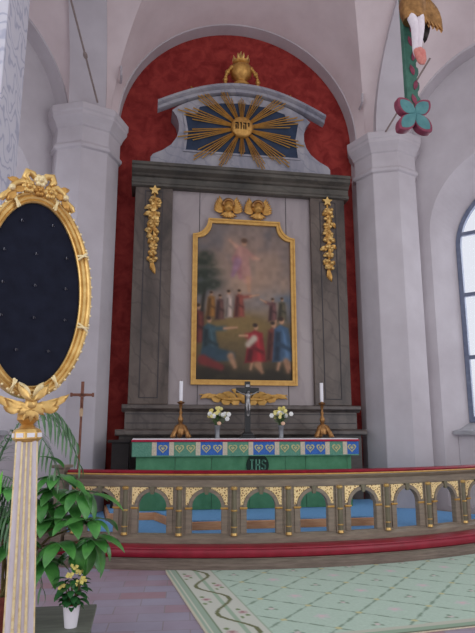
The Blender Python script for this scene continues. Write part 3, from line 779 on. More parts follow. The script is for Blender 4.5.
mb = MB(); mb.lathe([(.17, -.01), (.17, .012), (.001, .014)], 32, mat=rx); em = mb.bw('emblem', 'emblem', al)
mb = MB(); write(mb, 'IHS', -.055, .97, .14, .09, AY0 + .022, AY0 + .04, .02); mb.bw('emblem_letters', 'green_band', em)
ac_ = thing('altar_linen', 'white linen altar cloth with crimson front edge lying on the altar', 'altar cloth', (-.07, 8.95, AZ))
MB().box(AX0 - .03, AX1 + .03, AY0 - .005, AY1 + .02, AZ + .001, AZ + .022).bw('linen', 'linen', ac_, bevel=.006)
MB().box(AX0 - .04, AX1 + .04, AY0 - .022, AY0 - .006, AZ - .018, AZ + .010).bw('crimson_edge', 'red_trim', ac_)
# brocade band hanging along the front edge
sf = thing('altar_frontal_band', 'patterned green and blue brocade band with hearts hanging on the altar front', 'altar cloth', (-.07, AY0, 1.18))
xs_ = [AX0 - .03, -1.47, -1.22, -.83, -.43, -.04, .36, .76, 1.15, 1.43, AX1 + .03]
cols = ['green_band', 'blue_band', 'green_band', 'blue_band', 'green_band', 'blue_band', 'green_band', 'blue_band', 'green_band', 'blue_band']
hearts = []
for k, (a, b) in enumerate(zip(xs_, xs_[1:])):
    MB().box(a, b, AY0 - .005, AY0 + .012, 1.185, AZ - .025).bw('brocade_panel', cols[k], sf)
    if k: MB().box(a - .035, a + .035, AY0 - .010, AY0 - .003, 1.185, AZ - .025).bw('braid', 'cream', sf)
    if k == 0: continue
    W = b - a
    for q in ((.5,) if W < .3 else (.3, .72)): hearts.append(a + W * q)
MB().box(AX0 - .03, AX1 + .03, AY0 - .008, AY0 + .014, 1.170, 1.188).bw('green_fringe', 'green_band', sf)
MB().box(AX1 + .005, AX1 + .03, AY0 + .012, AY1, 1.185, AZ - .002).bw('side_drop', 'green_band', sf)
def heart(mb, x, z, s, y0, y1):
    o_ = []
    for i in range(20):
        t = 2 * PI * i / 20
        o_.append((x + s * .0625 * 16 * math.sin(t) ** 3, z + s * .0625 * (13 * math.cos(t) - 5 * math.cos(2 * t) - 2 * math.cos(3 * t) - math.cos(4 * t))))
    c = [(x + (p[0] - x) * .68, z + (p[1] - z) * .68) for p in o_]; c2 = [(x + (p[0] - x) * .38, z + (p[1] - z) * .38) for p in o_]
    mb.ring(o_, c, y0, y1); mb.prism(c2, y0, y1)
for x in hearts:
    mb = MB(); heart(mb, x, 1.285, .068, AY0 - .011, AY0 - .004); mb.bw('heart', 'embroid', sf)

# ------------------------------------------------------------------ things standing on the altar
TZ = AZ + .022
def candlestick(loc, label):
    t = thing('candlestick', label, 'candlestick', loc, 0, 'gilt candlesticks on the altar')
    for k in range(3):
        a = R_(-90 + 60 + 120 * k); o = Vector((math.cos(a), math.sin(a), 0))
        mb = MB(); mb.tube([o * .02 + Vector((0, 0, .20)), o * .07 + Vector((0, 0, .17)), o * .10 + Vector((0, 0, .10)), o * .135 + Vector((0, 0, .05)), o * .155 + Vector((0, 0, .028)), o * .13 + Vector((0, 0, .02))], [.028, .036, .04, .038, .034, .022], 8)
        mb.ball(o * .13 + Vector((0, 0, .045)), .042, 8, 6); mb.ball(o * .075 + Vector((0, 0, .13)), .035, 8, 6); mb.build('foot', 'brass', t, smooth=60)
    mb = MB(); mb.lathe([(.075, .06), (.085, .13), (.05, .21), (.025, .235), (.035, .25), (.045, .29), (.03, .33), (.018, .36), (.028, .385), (.028, .40), (.016, .43), (.022, .47), (.03, .50), (.014, .52)], 16); mb.build('stem', 'brass', t, smooth=50)
    mb = MB(); mb.lathe([(.014, .515), (.05, .535), (.062, .55), (.058, .556), (.022, .55), (.022, .575)], 20); mb.build('drip_pan', 'brass', t, smooth=50)
    return t
def candle(loc, label):
    t = thing('candle', label, 'candle', loc, 0, 'white altar candles')
    mb = MB(); mb.lathe([(.028, 0), (.028, .30), (.024, .306), (.001, .304)], 16); mb.build('wax', 'wax', t, smooth=50)
    mb = MB(); mb.tube([(0, 0, .30), (.001, 0, .315), (.004, 0, .325)], .003, 6); mb.build('wick', 'wick', t)
    return t
cs = candlestick((-1.07, 9.0, TZ), 'gilt three-footed candlestick at the left end of the altar')
dup(cs, (1.21, 9.0, TZ), 0, 'gilt three-footed candlestick at the right end of the altar')
cd = candle((-1.07, 9.0, TZ + .575), 'white candle in the left gilt candlestick on the altar')
dup(cd, (1.21, 9.0, TZ + .575), 0, 'white candle in the right gilt candlestick on the altar')
def vase(loc, label):
    t = thing('vase', label, 'vase', loc, 0, 'grey vases on the altar')
    mb = MB(); mb.lathe([(.042, 0), (.045, .006), (.038, .02), (.040, .10), (.048, .195), (.050, .20), (.044, .198), (.034, .03), (.001, .028)], 20); mb.build('vase_body', 'pewter', t, smooth=50)
    return t
def bouquet(loc, seed, label):
    r = random.Random(seed); t = thing('flower_bouquet', label, 'bouquet', loc, 0, 'bouquets in the altar vases')
    mb = MB()
    heads = []
    for k in range(24):
        a = r.uniform(0, 2 * PI); q = r.uniform(.02, .18); z = .25 - q * .7 + r.uniform(-.04, .06)
        h = Vector((q * math.cos(a), q * math.sin(a) * .7, z)); heads.append(h)
        mb.tube([(0, 0, -.1), (h.x * .3, h.y * .3, .02), tuple(h)], .003, 5)
    mb.build('flower_stems', 'vase_leaf', t)
    for k in range(30):
        a = r.uniform(0, 2 * PI); mb = MB(); mb.leaf((.02 * math.cos(a), .02 * math.sin(a), .02 + r.uniform(0, .12)), (math.cos(a), math.sin(a), r.uniform(.3, 1.1)), (0, 0, 1), r.uniform(.08, .14), .045, .6, .1, 4); mb.build('leaf', 'vase_leaf', t, smooth=60)
    for k, h in enumerate(heads):
        mt = 'white_petal' if k % 2 == 0 and h.z < .2 else ('pale_yellow' if k % 3 else 'yellow_petal')
        mb = MB(); s = .034 if mt == 'white_petal' else .026
        for j in range(6):
            a = 2 * PI * j / 6; mb.ball(h + Vector((s * .6 * math.cos(a), -.2 * s, s * .6 * math.sin(a))), (s * .55, s * .35, s * .55), 6, 5)
        mb.ball(h + Vector((0, -.3 * s, 0)), s * .45, 6, 5); mb.build('blossom', mt, t, smooth=60)
    mb = MB(); mb.ball((.02, -.055, .03), (.035, .018, .03), 10, 7); mb.build('ribbon_bow', 'peach_petal', t, smooth=60)
    return t
va = vase((-.495, 9.0, TZ), 'small grey vase on the altar, left of the black crucifix')
dup(va, (.525, 9.0, TZ), 0, 'small grey vase on the altar, right of the black crucifix')
bouquet((-.495, 9.0, TZ + .2), 11, 'white and yellow flowers in the vase left of the crucifix')
bouquet((.525, 9.0, TZ + .2), 23, 'white and yellow flowers in the vase right of the crucifix')

# skinned figures
def skin_fig(name, verts, edges, mat, parent=None, loc=(0, 0, 0), sc=1.0, sub=2):
    bm = bmesh.new(); ly = bm.verts.layers.skin.verify(); vs = []
    for k, (x, y, z, r) in enumerate(verts):
        v = bm.verts.new((x * sc, y * sc, z * sc)); rr = r if hasattr(r, '__len__') else (r, r)
        v[ly].radius = (rr[0] * sc, rr[1] * sc); v[ly].use_root = (k == 0); vs.append(v)
    for a, b in edges: bm.edges.new((vs[a], vs[b]))
    me = bpy.data.meshes.new(name); bm.to_mesh(me); bm.free(); me.materials.append(M[mat])
    o_ = bpy.data.objects.new(name, me); COL.objects.link(o_); o_.location = loc
    if parent: o_.parent = parent
    o_.modifiers.new('skin', 'SKIN').use_smooth_shade = True
    s_ = o_.modifiers.new('subdivision', 'SUBSURF'); s_.levels = sub; s_.render_levels = sub
    return o_
# crucified figure, height 1 = head to toe; origin at the feet, back against the cross (+Y)
CV = [(0, 0, .52, (.085, .06)), (0, -.005, .60, (.075, .055)), (0, -.015, .70, (.095, .062)), (0, -.015, .79, (.095, .055)), (0, -.02, .85, .035), (.015, -.045, .905, .05), (.02, -.05, .96, .052),
      (-.13, -.01, .81, .036), (-.27, 0, .86, .028), (-.40, .005, .93, .02), (-.45, .005, .95, .018), (.13, -.01, .81, .036), (.27, 0, .86, .028), (.40, .005, .93, .02), (.45, .005, .95, .018),
      (-.05, -.01, .46, .062), (-.045, -.055, .27, .044), (-.03, -.01, .07, .027), (-.015, -.045, .0, .024), (.05, -.01, .46, .062), (.045, -.055, .27, .044), (.03, -.01, .07, .027), (.012, -.055, .0, .024)]
CE = [(0, 1), (1, 2), (2, 3), (3, 4), (4, 5), (5, 6), (3, 7), (7, 8), (8, 9), (9, 10), (3, 11), (11, 12), (12, 13), (13, 14), (0, 15), (15, 16), (16, 17), (17, 18), (0, 19), (19, 20), (20, 21), (21, 22)]

cr = thing('crucifix', 'black standing crucifix with silver figure in the middle of the altar', 'crucifix', (-.015, 9.0, TZ))
MB().box(-.045, .045, -.02, .02, .08, .89).build('upright', 'black', cr, bevel=.006)
MB().box(-.185, .185, -.018, .018, .705, .79).build('crossbar', 'black', cr, bevel=.006)
MB().lathe([(.17, 0), (.17, .03), (.13, .045), (.12, .07), (.075, .10), (.06, .13)], 4, rot=PI / 4, sy=.6).build('base', 'black', cr, bevel=.006)
MB().box(-.03, .03, -.028, -.019, .80, .84).build('title_plate', 'silver', cr)
skin_fig('figure', CV, CE, 'silver', cr, (0, -.035, .34), .42, 1)

# dark table-shaped block filling in for a dark patch left of the altar
ct = thing('dark_block', 'small dark table-shaped block between the altar and the red wall, left side', 'table', (-2.02, 9.2, .41))
MB().box(-2.16, -1.82, 8.98, 9.36, 1.36, 1.40).bw('table_top', 'black_wood', ct, bevel=.006)
MB().box(-2.10, -1.84, 9.02, 9.34, .60, 1.36).bw('block_body', 'black_wood', ct, bevel=.006)
for x in (-2.09, -1.88):
    for y in (9.03, 9.29): MB().box(x, x + .04, y, y + .04, .411, .60).bw('leg', 'black_wood', ct)

# processional cross in front of the left pier
pc = thing('processional_cross', 'slender brown wooden crucifix on a staff before the left pier', 'cross', (-2.54, 8.72, .303))
MB().lathe([(.15, 0), (.15, .03), (.05, .06), (.03, .12)], 16).build('foot', 'cross_wood', pc, smooth=40)
MB().lathe([(.018, .1), (.018, 1.48)], 12).build('staff', 'cross_wood', pc, smooth=40)
MB().lathe([(.02, 1.44), (.026, 1.46), (.026, 1.54), (.02, 1.56)], 12).build('ferrule', 'ivory', pc, smooth=40)
MB().box(-.022, .022, -.015, .015, 1.5, 1.95).build('upright', 'cross_wood', pc, bevel=.004)
MB().box(-.17, .17, -.015, .015, 1.735, 1.775).build('crossbar', 'cross_wood', pc, bevel=.004)
for x in (-.155, .155): MB().box(x - .015, x + .015, -.02, .02, 1.725, 1.785).build('end_block', 'cross_wood', pc)
skin_fig('figure', CV, CE, 'cross_wood', pc, (0, -.025, 1.56), .21, 1)

# ------------------------------------------------------------------ altar rail (one curved piece of joinery) and kneeler
RR = 6.70; STEP = 5.62; A0 = -.6
ang = [A0 + STEP * k for k in range(-4, 7)]
aL, aR = ang[0] - .8, ang[-1] + .8
rail = thing('altar_rail', 'curved wooden altar rail with round-arched openings, gilt details and red velvet top', 'altar rail', (XC, YC - RR, .2))
MB().arc([(5.22, .2), (5.36, .2), (5.36, .285), (5.34, .30), (5.315, .315), (5.22, .315)], YC, aL, aR).bw('plinth', 'oak', rail, smooth=30)
MB().arc([(5.23, .875), (5.32, .875), (5.325, .955), (5.35, .97), (5.375, .995), (5.38, 1.0), (5.38, 1.03), (5.17, 1.03), (5.17, .99), (5.23, .95)], YC, aL, aR).bw('top_rail', 'oak', rail, smooth=30)
MB().arc([(5.383, 1.012), (5.388, 1.016), (5.388, 1.026), (5.383, 1.030), (5.375, 1.028), (5.375, 1.014)], YC, aL, aR).bw('lip_highlight', 'frame_gold', rail, smooth=50)  # gold strip: light caught on the moulding's upper lip, put into colour
MB().arc([(5.185, 1.031), (5.365, 1.031), (5.37, 1.045), (5.355, 1.062), (5.195, 1.062), (5.18, 1.045)], YC, aL, aR).bw('velvet_top', 'velvet', rail, smooth=50)
t = NT('gilt_filigree')
vo = t.n('ShaderNodeTexVoronoi', feature='DISTANCE_TO_EDGE'); vo.inputs['Scale'].default_value = 34; t.l(t.co.outputs['Object'], vo.inputs['Vector'])
c = t.ramp(vo.outputs['Distance'], [(.0, S(250, 226, 172)), (.16, S(240, 206, 140)), (.30, S(140, 104, 70))])
t.bump(vo.outputs['Distance'], -.5, .01)
M['filigree'] = t.fin(c, .35, .2, .5)
HWA, ZSP = .176, .635
for a_, b_ in zip(ang, ang[1:]):
    am = R_((a_ + b_) / 2); hw = RR * math.sin(R_(STEP / 2)) - .012
    mt = Matrix.Translation((XC + RR * math.sin(am), YC - RR * math.cos(am), 0)) @ Matrix.Rotation(am, 4, 'Z')
    fr = lambda u, z, d, mt=mt: mt @ Vector((u, d, z))
    mb = MB(); arch_panel(mb, fr, -hw, hw, .31, .88, 0, HWA, .33, ZSP, -.03, .03, n=20); 
    arch_panel(mb, fr, -hw, hw, .31, .88, 0, HWA, .33, ZSP, .03, .0299, n=20)
    bmesh.ops.remove_doubles(mb.bm, verts=mb.bm.verts, dist=.0006)
    pn = mb.bw('arcade_panel', 'oak', rail)
    mb = MB(); o_ = arcpts(0, ZSP, HWA + .042, 180, 0, 20); i_ = arcpts(0, ZSP, HWA + .002, 180, 0, 20)
    mb.ring([(HWA + .042, ZSP - .002), (-HWA - .042, ZSP - .002)] + o_[0:], [(HWA + .002, ZSP - .002), (-HWA - .002, ZSP - .002)] + i_[0:], -.046, -.028, 'y', mt) if False else None
    P_ = o_ + i_[::-1]
    for q in range(20):
        mb.prism([o_[q], o_[q + 1], i_[q + 1], i_[q]], -.046, -.028, 'y', mt)
    bmesh.ops.remove_doubles(mb.bm, verts=mb.bm.verts, dist=.0005)
    mb.bw('archivolt', 'oak', pn)
    for s in (-1, 1):
        mb = MB(); x0, x1 = sorted((s * (HWA + .004), s * (HWA + .075))); mb.box(x0, x1, -.044, -.028, .335, .612, mt); mb.bw('jamb', 'oak', pn, bevel=.004)
        mb = MB(); x0, x1 = sorted((s * (HWA - .006), s * (HWA + .082))); mb.prism([(-.046, .612), (-.054, .622), (-.054, .636), (-.028, .636), (-.028, .612)], x0, x1, 'x', mt); mb.bw('impost', 'frame_gold', pn)
        arc_ = [(s * 0.222 * math.cos(R_(t_)), ZSP + .222 * math.sin(R_(t_))) for t_ in np.linspace(8, 76, 10)]
        mb = MB(); mb.prism([(s * .252, .660)] + arc_ + [(s * .056, .866), (s * .252, .866)], -.038, -.028, 'y', mt); mb.bw('spandrel', 'filigree', pn)
    mb = MB(); mb.prism([(-.02, .785), (.02, .785), (.034, .874), (-.034, .874)], -.062, -.028, 'y', mt); mb.bw('keystone', 'oak_dark', pn, bevel=.004)
for a_ in ang:
    a = R_(a_); c = (XC + (5.325 + RO) * math.sin(a), YC - (5.325 + RO) * math.cos(a), 0)
    mt = Matrix.Translation(c) @ Matrix.Rotation(a, 4, 'Z')
    mb = MB(); mb.box(-.05, .05, -.005, .09, .312, .876, mt); mb.bw('post', 'oak', rail, bevel=.004)
    mb = MB(); mb.lathe([(.034, .34), (.036, .42), (.034, .56), (.031, .70), (.029, .845)], 14, c); cl = mb.bw('column', 'oak_dark', rail, smooth=40)
    for nm, pr in (('gilt_base', [(.040, .315), (.041, .325), (.037, .333), (.038, .341), (.035, .346)]), ('gilt_ring', [(.034, .590), (.041, .597), (.041, .605), (.034, .612)]), ('gilt_ring', [(.035, .405), (.040, .410), (.040, .416), (.035, .421)]),
                   ('gilt_capital', [(.029, .838), (.036, .842), (.038, .848), (.043, .858), (.041, .868), (.028, .878)])):
        mb = MB(); mb.lathe(pr, 14, c); mb.bw(nm, 'gold', cl, smooth=40)
an = R_(aL - 1.1); c = (XC + 6.71 * math.sin(an), YC - 6.71 * math.cos(an), 0)
mt = Matrix.Translation(c) @ Matrix.Rotation(an, 4, 'Z')
nw = thing('newel_post', 'square wooden end post of the altar rail, partly behind the plants', 'post', c)
MB().box(-.07, .07, -.07, .07, .0, 1.08, mt).bw('shaft', 'oak', nw, bevel=.006)
MB().box(-.10, .10, -.10, .10, 1.08, 1.12, mt).bw('cap', 'oak', nw, bevel=.008)
MB().box(-.09, .09, -.09, .09, .0, .16, mt).bw('foot', 'oak', nw, bevel=.006)
kn = thing('kneeler', 'long curved kneeling step with dark red leather cushion in front of the altar rail', 'kneeler', (0, YC - 5.5, 0))
MB().arc([(5.38, 0), (5.66, 0), (5.66, .05), (5.645, .065), (5.645, .112), (5.655, .118), (5.655, .126), (5.38, .126)], YC, aL + .4, aR).bw('wooden_step', 'step_wood', kn, smooth=25)
MB().arc([(5.38, .127), (5.635, .127), (5.65, .14), (5.65, .195), (5.638, .222), (5.61, .234), (5.40, .236), (5.38, .228)], YC, aL + .4, aR).bw('cushion', 'red_leather', kn, smooth=50)
MB().arc([(5.638, .219), (5.648, .223), (5.644, .234), (5.634, .234)], YC, aL + .4, aR).bw('piping', 'red_leather', kn, smooth=60)

# ------------------------------------------------------------------ green carpet with scrolled border
def carpet():
    c0 = np.array([-1.345, 6.75]); e1 = np.array([.9934, .1147]); e2 = np.array([.1147, -.9934])   # e2 towards the camera
    U, V = 4.4, 2.42; nu, nv = 330, 190
    us, vs = np.meshgrid(np.linspace(0, U, nu), np.linspace(0, 1, nv))
    # back edge follows the kneeler: per column start distance
    st_ = np.zeros(nu)
    for i, u in enumerate(np.linspace(0, U, nu)):
        p = c0 + e1 * u; d = 0.0
        q = lambda d: p + e2 * d
        d = -.6
        while np.hypot(q(d)[0] - XC, YC - q(d)[1]) < 7.11: d += .004
        st_[i] = max(d, 0 if u < .001 else -.6)
    st_ = np.maximum(st_, np.minimum(0, st_[0]) if False else -.5)
    dv = st_[None, :] + (V - st_[None, :]) * vs
    X = c0[0] + e1[0] * us + e2[0] * dv; Y = c0[1] + e1[1] * us + e2[1] * dv
    P = np.stack([X, Y, np.full_like(X, .012)], -1)
    img = np.zeros((nv, nu, 3)); img[:] = (182, 202, 186)
    r = np.random.RandomState(2); img += r.randn(nv, nu, 1) * 3
    def put(mask, col): img[mask] = col
    # field: diagonal lattice with leafy lines, buds at crossings, blossoms in the cells
    s1 = (us * .9 + dv * 1.0) / .62; s2 = (us * .9 - dv * 1.0) / .62
    f1 = np.abs(s1 - np.round(s1)); f2 = np.abs(s2 - np.round(s2)); wig = .012 * np.sin(us * 40)
    put((f1 + wig < .022) | (f2 + wig < .022), (136, 156, 138))
    put((np.hypot(f1, f2) < .06), (196, 194, 150))
    c1 = s1 - np.floor(s1) - .5; c2 = s2 - np.floor(s2) - .5
    par = (np.floor(s1) + np.floor(s2)) % 2 == 0
    rad = np.hypot(c1, c2); an_ = np.arctan2(c2, c1)
    put((rad < .13 + .03 * np.cos(5 * an_)) & par, (196, 198, 192)); put((rad < .05) & par, (214, 190, 190))
    put((rad < .09 + .05 * np.cos(3 * an_)) & ~par, (142, 162, 142)); put((rad < .05) & ~par, (204, 194, 190))
    # border
    B = .50
    def band(d, along):
        inb = d < B
        put(inb, (200, 202, 190)); put(d < .115, (158, 176, 158)); put((d > .05) & (d < .062), (206, 206, 190)); put(d < .02, (200, 196, 176)); put((d > .115) & (d < .128), (122, 140, 112))
        put((d > B - .20) & (d < B - .165), (160, 180, 158))
        put((d > B - .012) & inb, (158, 176, 152))
        w = .31 + .11 * np.sin(along * 2 * PI / .9)
        put(inb & (np.abs(d - w) < .02), (116, 120, 88))
        for k in range(-2, 12):
            for ph, off, in ((.0, .20), (.5, .42)):
                a0 = (k + ph + .25) * .9
                put(inb & (np.hypot((d - off) / 1.0, along - a0) < .045), (192, 172, 168)); 
                put(inb & (np.hypot((d - off) / 1.0, along - a0) < .02), (160, 120, 120))
                for t_ in (-1, 1):
                    put(inb & (np.hypot((d - off - .02 * t_) / .8, (along - a0 - .085 * t_)) < .026), (122, 142, 98))
                put(inb & (np.hypot((d - off + .04), (along - a0 - .13) / 1.8) < .016), (132, 150, 110))
    band(us, dv)
    front = V - dv
    put(front < .16, (190, 192, 176)); put(front < .10, (150, 172, 150)); put(front < .03, (120, 126, 108))
    rug = thing('carpet', 'pale green carpet with diamond lattice and scrolled flower border on the tiled floor', 'carpet', (1.0, 5.6, 0))
    P2 = P - np.array([1.0, 5.6, 0])
    painted_sheet('pile', P2, np.clip(img, 0, 255), 'green_rug', rug)
    # the edge thickness
    ring_ = np.concatenate([P2[0, :], P2[:, -1], P2[-1, ::-1], P2[::-1, 0]])
    mb = MB(); rows = [[tuple(q), (q[0], q[1], .001)] for q in ring_]; mb.grid(rows); mb.build('bound_edge', 'cream', rug)
carpet()

# ------------------------------------------------------------------ hanging rood
ro = thing('rood_crucifix', 'large green painted rood cross with pale figure, hanging in the upper right', 'crucifix', (1.03, 5.0, 4.5))
mb = MB(); mb.box(-.075, .05, .0, .07, .30, 3.05); mb.box(-1.15, 1.12, .0, .07, 2.20, 2.34); mb.build('cross', 'rood_green', ro, bevel=.008)
mb = MB()
for k in range(15):
    z = .42 + k * .17
    mb.ball((.055, .03, z), (.028, .03, .06), 8, 6)
mb.build('carved_crockets', 'rood_green', ro, smooth=60)
mb = MB()
for k in range(15):
    z = .36 + k * .17; mb.leaf((.01, -.004, z), (.25 if k % 2 else -.25, -.12, 1), (0, -1, 0), .12, .05, .2, .1, 4, thick=.008)
mb.build('red_leaf_inlay', 'rood_red', ro, smooth=60)
def quatre(r1, r0, n=72, rot=PI / 4):
    o_ = []
    for i in range(n):
        t_ = 2 * PI * i / n; q = abs(((t_ / (PI / 2)) + .5) % 1 - .5) * 2      # 0 on a petal tip, 1 in a notch
        r_ = r0 + (r1 - r0) * (1 - q ** 1.15) ** .8
        o_.append((r_ * math.cos(t_ + rot), r_ * math.sin(t_ + rot)))
    return o_
def terminal(x, z):
    mb = MB(); mb.prism([(x + a, z + b) for a, b in quatre(.25, .085)], -.02, .075, 'y'); q = mb.build('star_end', 'rood_red', ro, bevel=.01)
    mb = MB(); pts = quatre(.215, .06)
    A = [mb.bm.verts.new((x + a, -.022, z + b)) for a, b in pts]; c = mb.bm.verts.new((x, -.05, z))
    for i in range(len(A)): mb.bm.faces.new((A[i], A[(i + 1) % len(A)], c))
    mb.build('star_face', 'rood_teal', ro, smooth=15)
for x, z in ((-.012, .235), (-.012, 3.15), (-1.2, 2.27), (1.18, 2.27)): terminal(x, z)
sc_ = 1.3; FZ = .79
RV = [list(v) for v in CV]
for k, x in ((15, -.04), (16, -.022), (17, -.012), (18, -.006), (19, .04), (20, .026), (21, .014), (22, .006)):
    RV[k][0] = x; RV[k][3] *= .78
skin_fig('figure', RV, CE, 'flesh', ro, (.0, -.10, FZ), sc_)
for s in (-1, 1):
    mb = MB(); x = s * .012
    mb.tube([(x, -.13 - .02 * (s > 0), FZ + .10), (x, -.17 - .02 * (s > 0), FZ + .04), (x + .01, -.19, FZ - .05), (x + .015, -.185, FZ - .09)], [.032, .042, .036, .014], 10)
    mb.build('foot', 'foot_red', ro, smooth=60)
mb = MB()
mb.lathe([(.115, .36 * sc_), (.14, .42 * sc_), (.15, .50 * sc_), (.135, .57 * sc_), (.11, .58 * sc_)], 22, (.0, -.10, FZ), sy=.8)
for k in range(5): mb.leaf((.07 + .022 * k, -.16, FZ + .54 * sc_), (.1 + .06 * k, -.1, -1), (0, -1, 0), .30 + .02 * k, .08, .2, .2, 6, thick=.02)
mb.build('loincloth', 'brass', ro, smooth=60)
mb = MB(); mb.leaf((.12, -.06, FZ + .50 * sc_), (.08, -.05, -1), (0, -1, 0), .36, .11, .15, .25, 8, thick=.03); mb.build('drapery_end', 'black_wood', ro, smooth=60)
mb = MB(); mb.tube([(-.012, .03, 3.3), (-.012, .03, 6.2)], .012, 6); mb.build('suspension_rod', 'iron', ro)
mb = MB()
for k in range(24):
    a = R_(150 + 240 * k / 23); mb.ball((.02 * sc_ + .085 * math.cos(a), -.10 - .05 * sc_ + .05, FZ + .965 * sc_ + .085 * math.sin(a + PI)), .035, 6, 5)
mb.build('hair', 'black_wood', ro, smooth=60)

# ------------------------------------------------------------------ hymn board on its fluted post
hb = thing('hymn_board', 'black oval hymn board in gilt frame on a tall gilt fluted post', 'hymn board', (-2.205, 3.2, .004), R_(26))
hb.rotation_mode = 'ZYX'; hb.rotation_euler = (0, R_(-1.6), R_(26))
pw0, pw1 = .076, .047
def sq(w, z): return [(-w, -w, z), (w, -w, z), (w, w, z), (-w, w, z)]
mb = MB(); mb.grid([sq(pw0, .10), sq(pw1, 1.49)], True); mb.bm.faces.new([mb.bm.verts.new(p) for p in sq(pw1, 1.49)])
mb.box(-.13, .13, -.13, .13, 0, .10)
po = mb.build('post', 'post_paint', hb); po.rotation_euler = (0, 0, R_(-15))
for fx in range(4):
    for k in (-1, 0, 1):
        mb = MB(); rot = Matrix.Rotation(fx * PI / 2, 4, 'Z'); rows = []
        for z, w in ((.12, pw0), (1.485, pw1)):
            x = k * w * .46; q = w * .12
            rows.append([rot @ Vector(p) for p in ((x - q, -w + .002, z), (x - q * .6, -w - .008, z), (x + q * .6, -w - .008, z), (x + q, -w + .002, z))])
        mb.grid(rows); mb.build('gilt_fillet', 'pale_gold', po)
mb = MB(); mb.lathe([(.056, 1.485), (.07, 1.498), (.074, 1.503), (.074, 1.535), (.064, 1.55), (.04, 1.56)], 8, rot=PI / 8); cp_ = mb.build('capital', 'gold', hb, bevel=.003)
mb = MB()
for k in range(8):
    a = PI / 4 * k; mt = Matrix.Rotation(a, 4, 'Z'); mb.box(-.019, .019, -.073, -.066, 1.509, 1.531, mt)
mb.build('white_inlay', 'linen', cp_)
mb = MB(); mb.lathe([(.045, 1.555), (.03, 1.575), (.055, 1.60), (.05, 1.64), (.03, 1.66)], 16); mb.build('neck', 'old_gold', hb, smooth=50)
OZ, EA, EB = 2.29, .255, .515
def ell_ring(mb, prof, n=72):
    rows = []
    for i in range(n):
        a = 2 * PI * i / n; rows.append([mb.bm.verts.new(((EA + o) * math.cos(a), y, OZ + (EB + o) * math.sin(a))) for o, y in prof])
    m = len(prof)
    for i in range(n):
        A, B = rows[i], rows[(i + 1) % n]
        for j in range(m): mb.bm.faces.new((A[j], A[(j + 1) % m], B[(j + 1) % m], B[j]))
mb = MB(); rows = [[mb.bm.verts.new(((EA + .01) * math.cos(2 * PI * i / 72), y, OZ + (EB + .01) * math.sin(2 * PI * i / 72))) for i in range(72)] for y in (-.012, .02)]
for i in range(72): mb.bm.faces.new((rows[0][i], rows[0][(i + 1) % 72], rows[1][(i + 1) % 72], rows[1][i]))
mb.bm.faces.new(rows[0]); mb.bm.faces.new(rows[1]); mb.build('board', 'black_board', hb)
mb = MB(); ell_ring(mb, [(0, -.012), (0, -.026), (.006, -.032), (.014, -.028), (.018, -.038), (.028, -.043), (.038, -.039), (.041, -.046), (.049, -.051), (.057, -.048), (.064, -.040), (.067, -.03), (.067, .022), (.0, .022)])
fr_ = mb.build('oval_frame', 'gold', hb, smooth=35)
mb = MB(); mb.ball((0, 0, 0), .008, 6, 5); bead = mb.build('bead', 'pale_gold', fr_, smooth=60)
for i in range(64):
    a = 2 * PI * i / 64; q = bead if i == 0 else bead.copy()
    if i: COL.objects.link(q); q.parent = fr_
    q.location = ((EA + .061) * math.cos(a), -.046, OZ + (EB + .061) * math.sin(a))
for i in range(8):
    a = 2 * PI * (i + .5) / 8 + .05; mb = MB()
    for s in (-1, 1):
        pth = []
        for j in range(9):
            o = -.002 + .068 * j / 8; aa_ = a + s * .045 * (j / 8 - .5); pth.append(((EA + o) * math.cos(aa_), -.036 - .022 * math.sin(PI * min(1, .25 + j / 8 * .7)), OZ + (EB + o) * math.sin(aa_)))
        mb.tube(pth, .007, 6)
    mb.build('ribbon_wrap', 'pale_gold', fr_, smooth=60)
for r_i, z in enumerate((2.68, 2.50, 2.32, 2.14, 1.96)):
    hwid = EA * math.sqrt(max(0, 1 - ((z - OZ) / EB) ** 2)); nn = 3 if hwid > .22 else 2
    for k in range(nn):
        x = (k - (nn - 1) / 2) * .17
        mb = MB(); mb.tube([(x, -.012, z + .01), (x, -.03, z), (x, -.034, z + .012)], .0025, 5); mb.tube([(x + .012, -.012, z + .012), (x + .012, -.022, z + .004)], .002, 5); mb.build('number_hook', 'hook', hb)
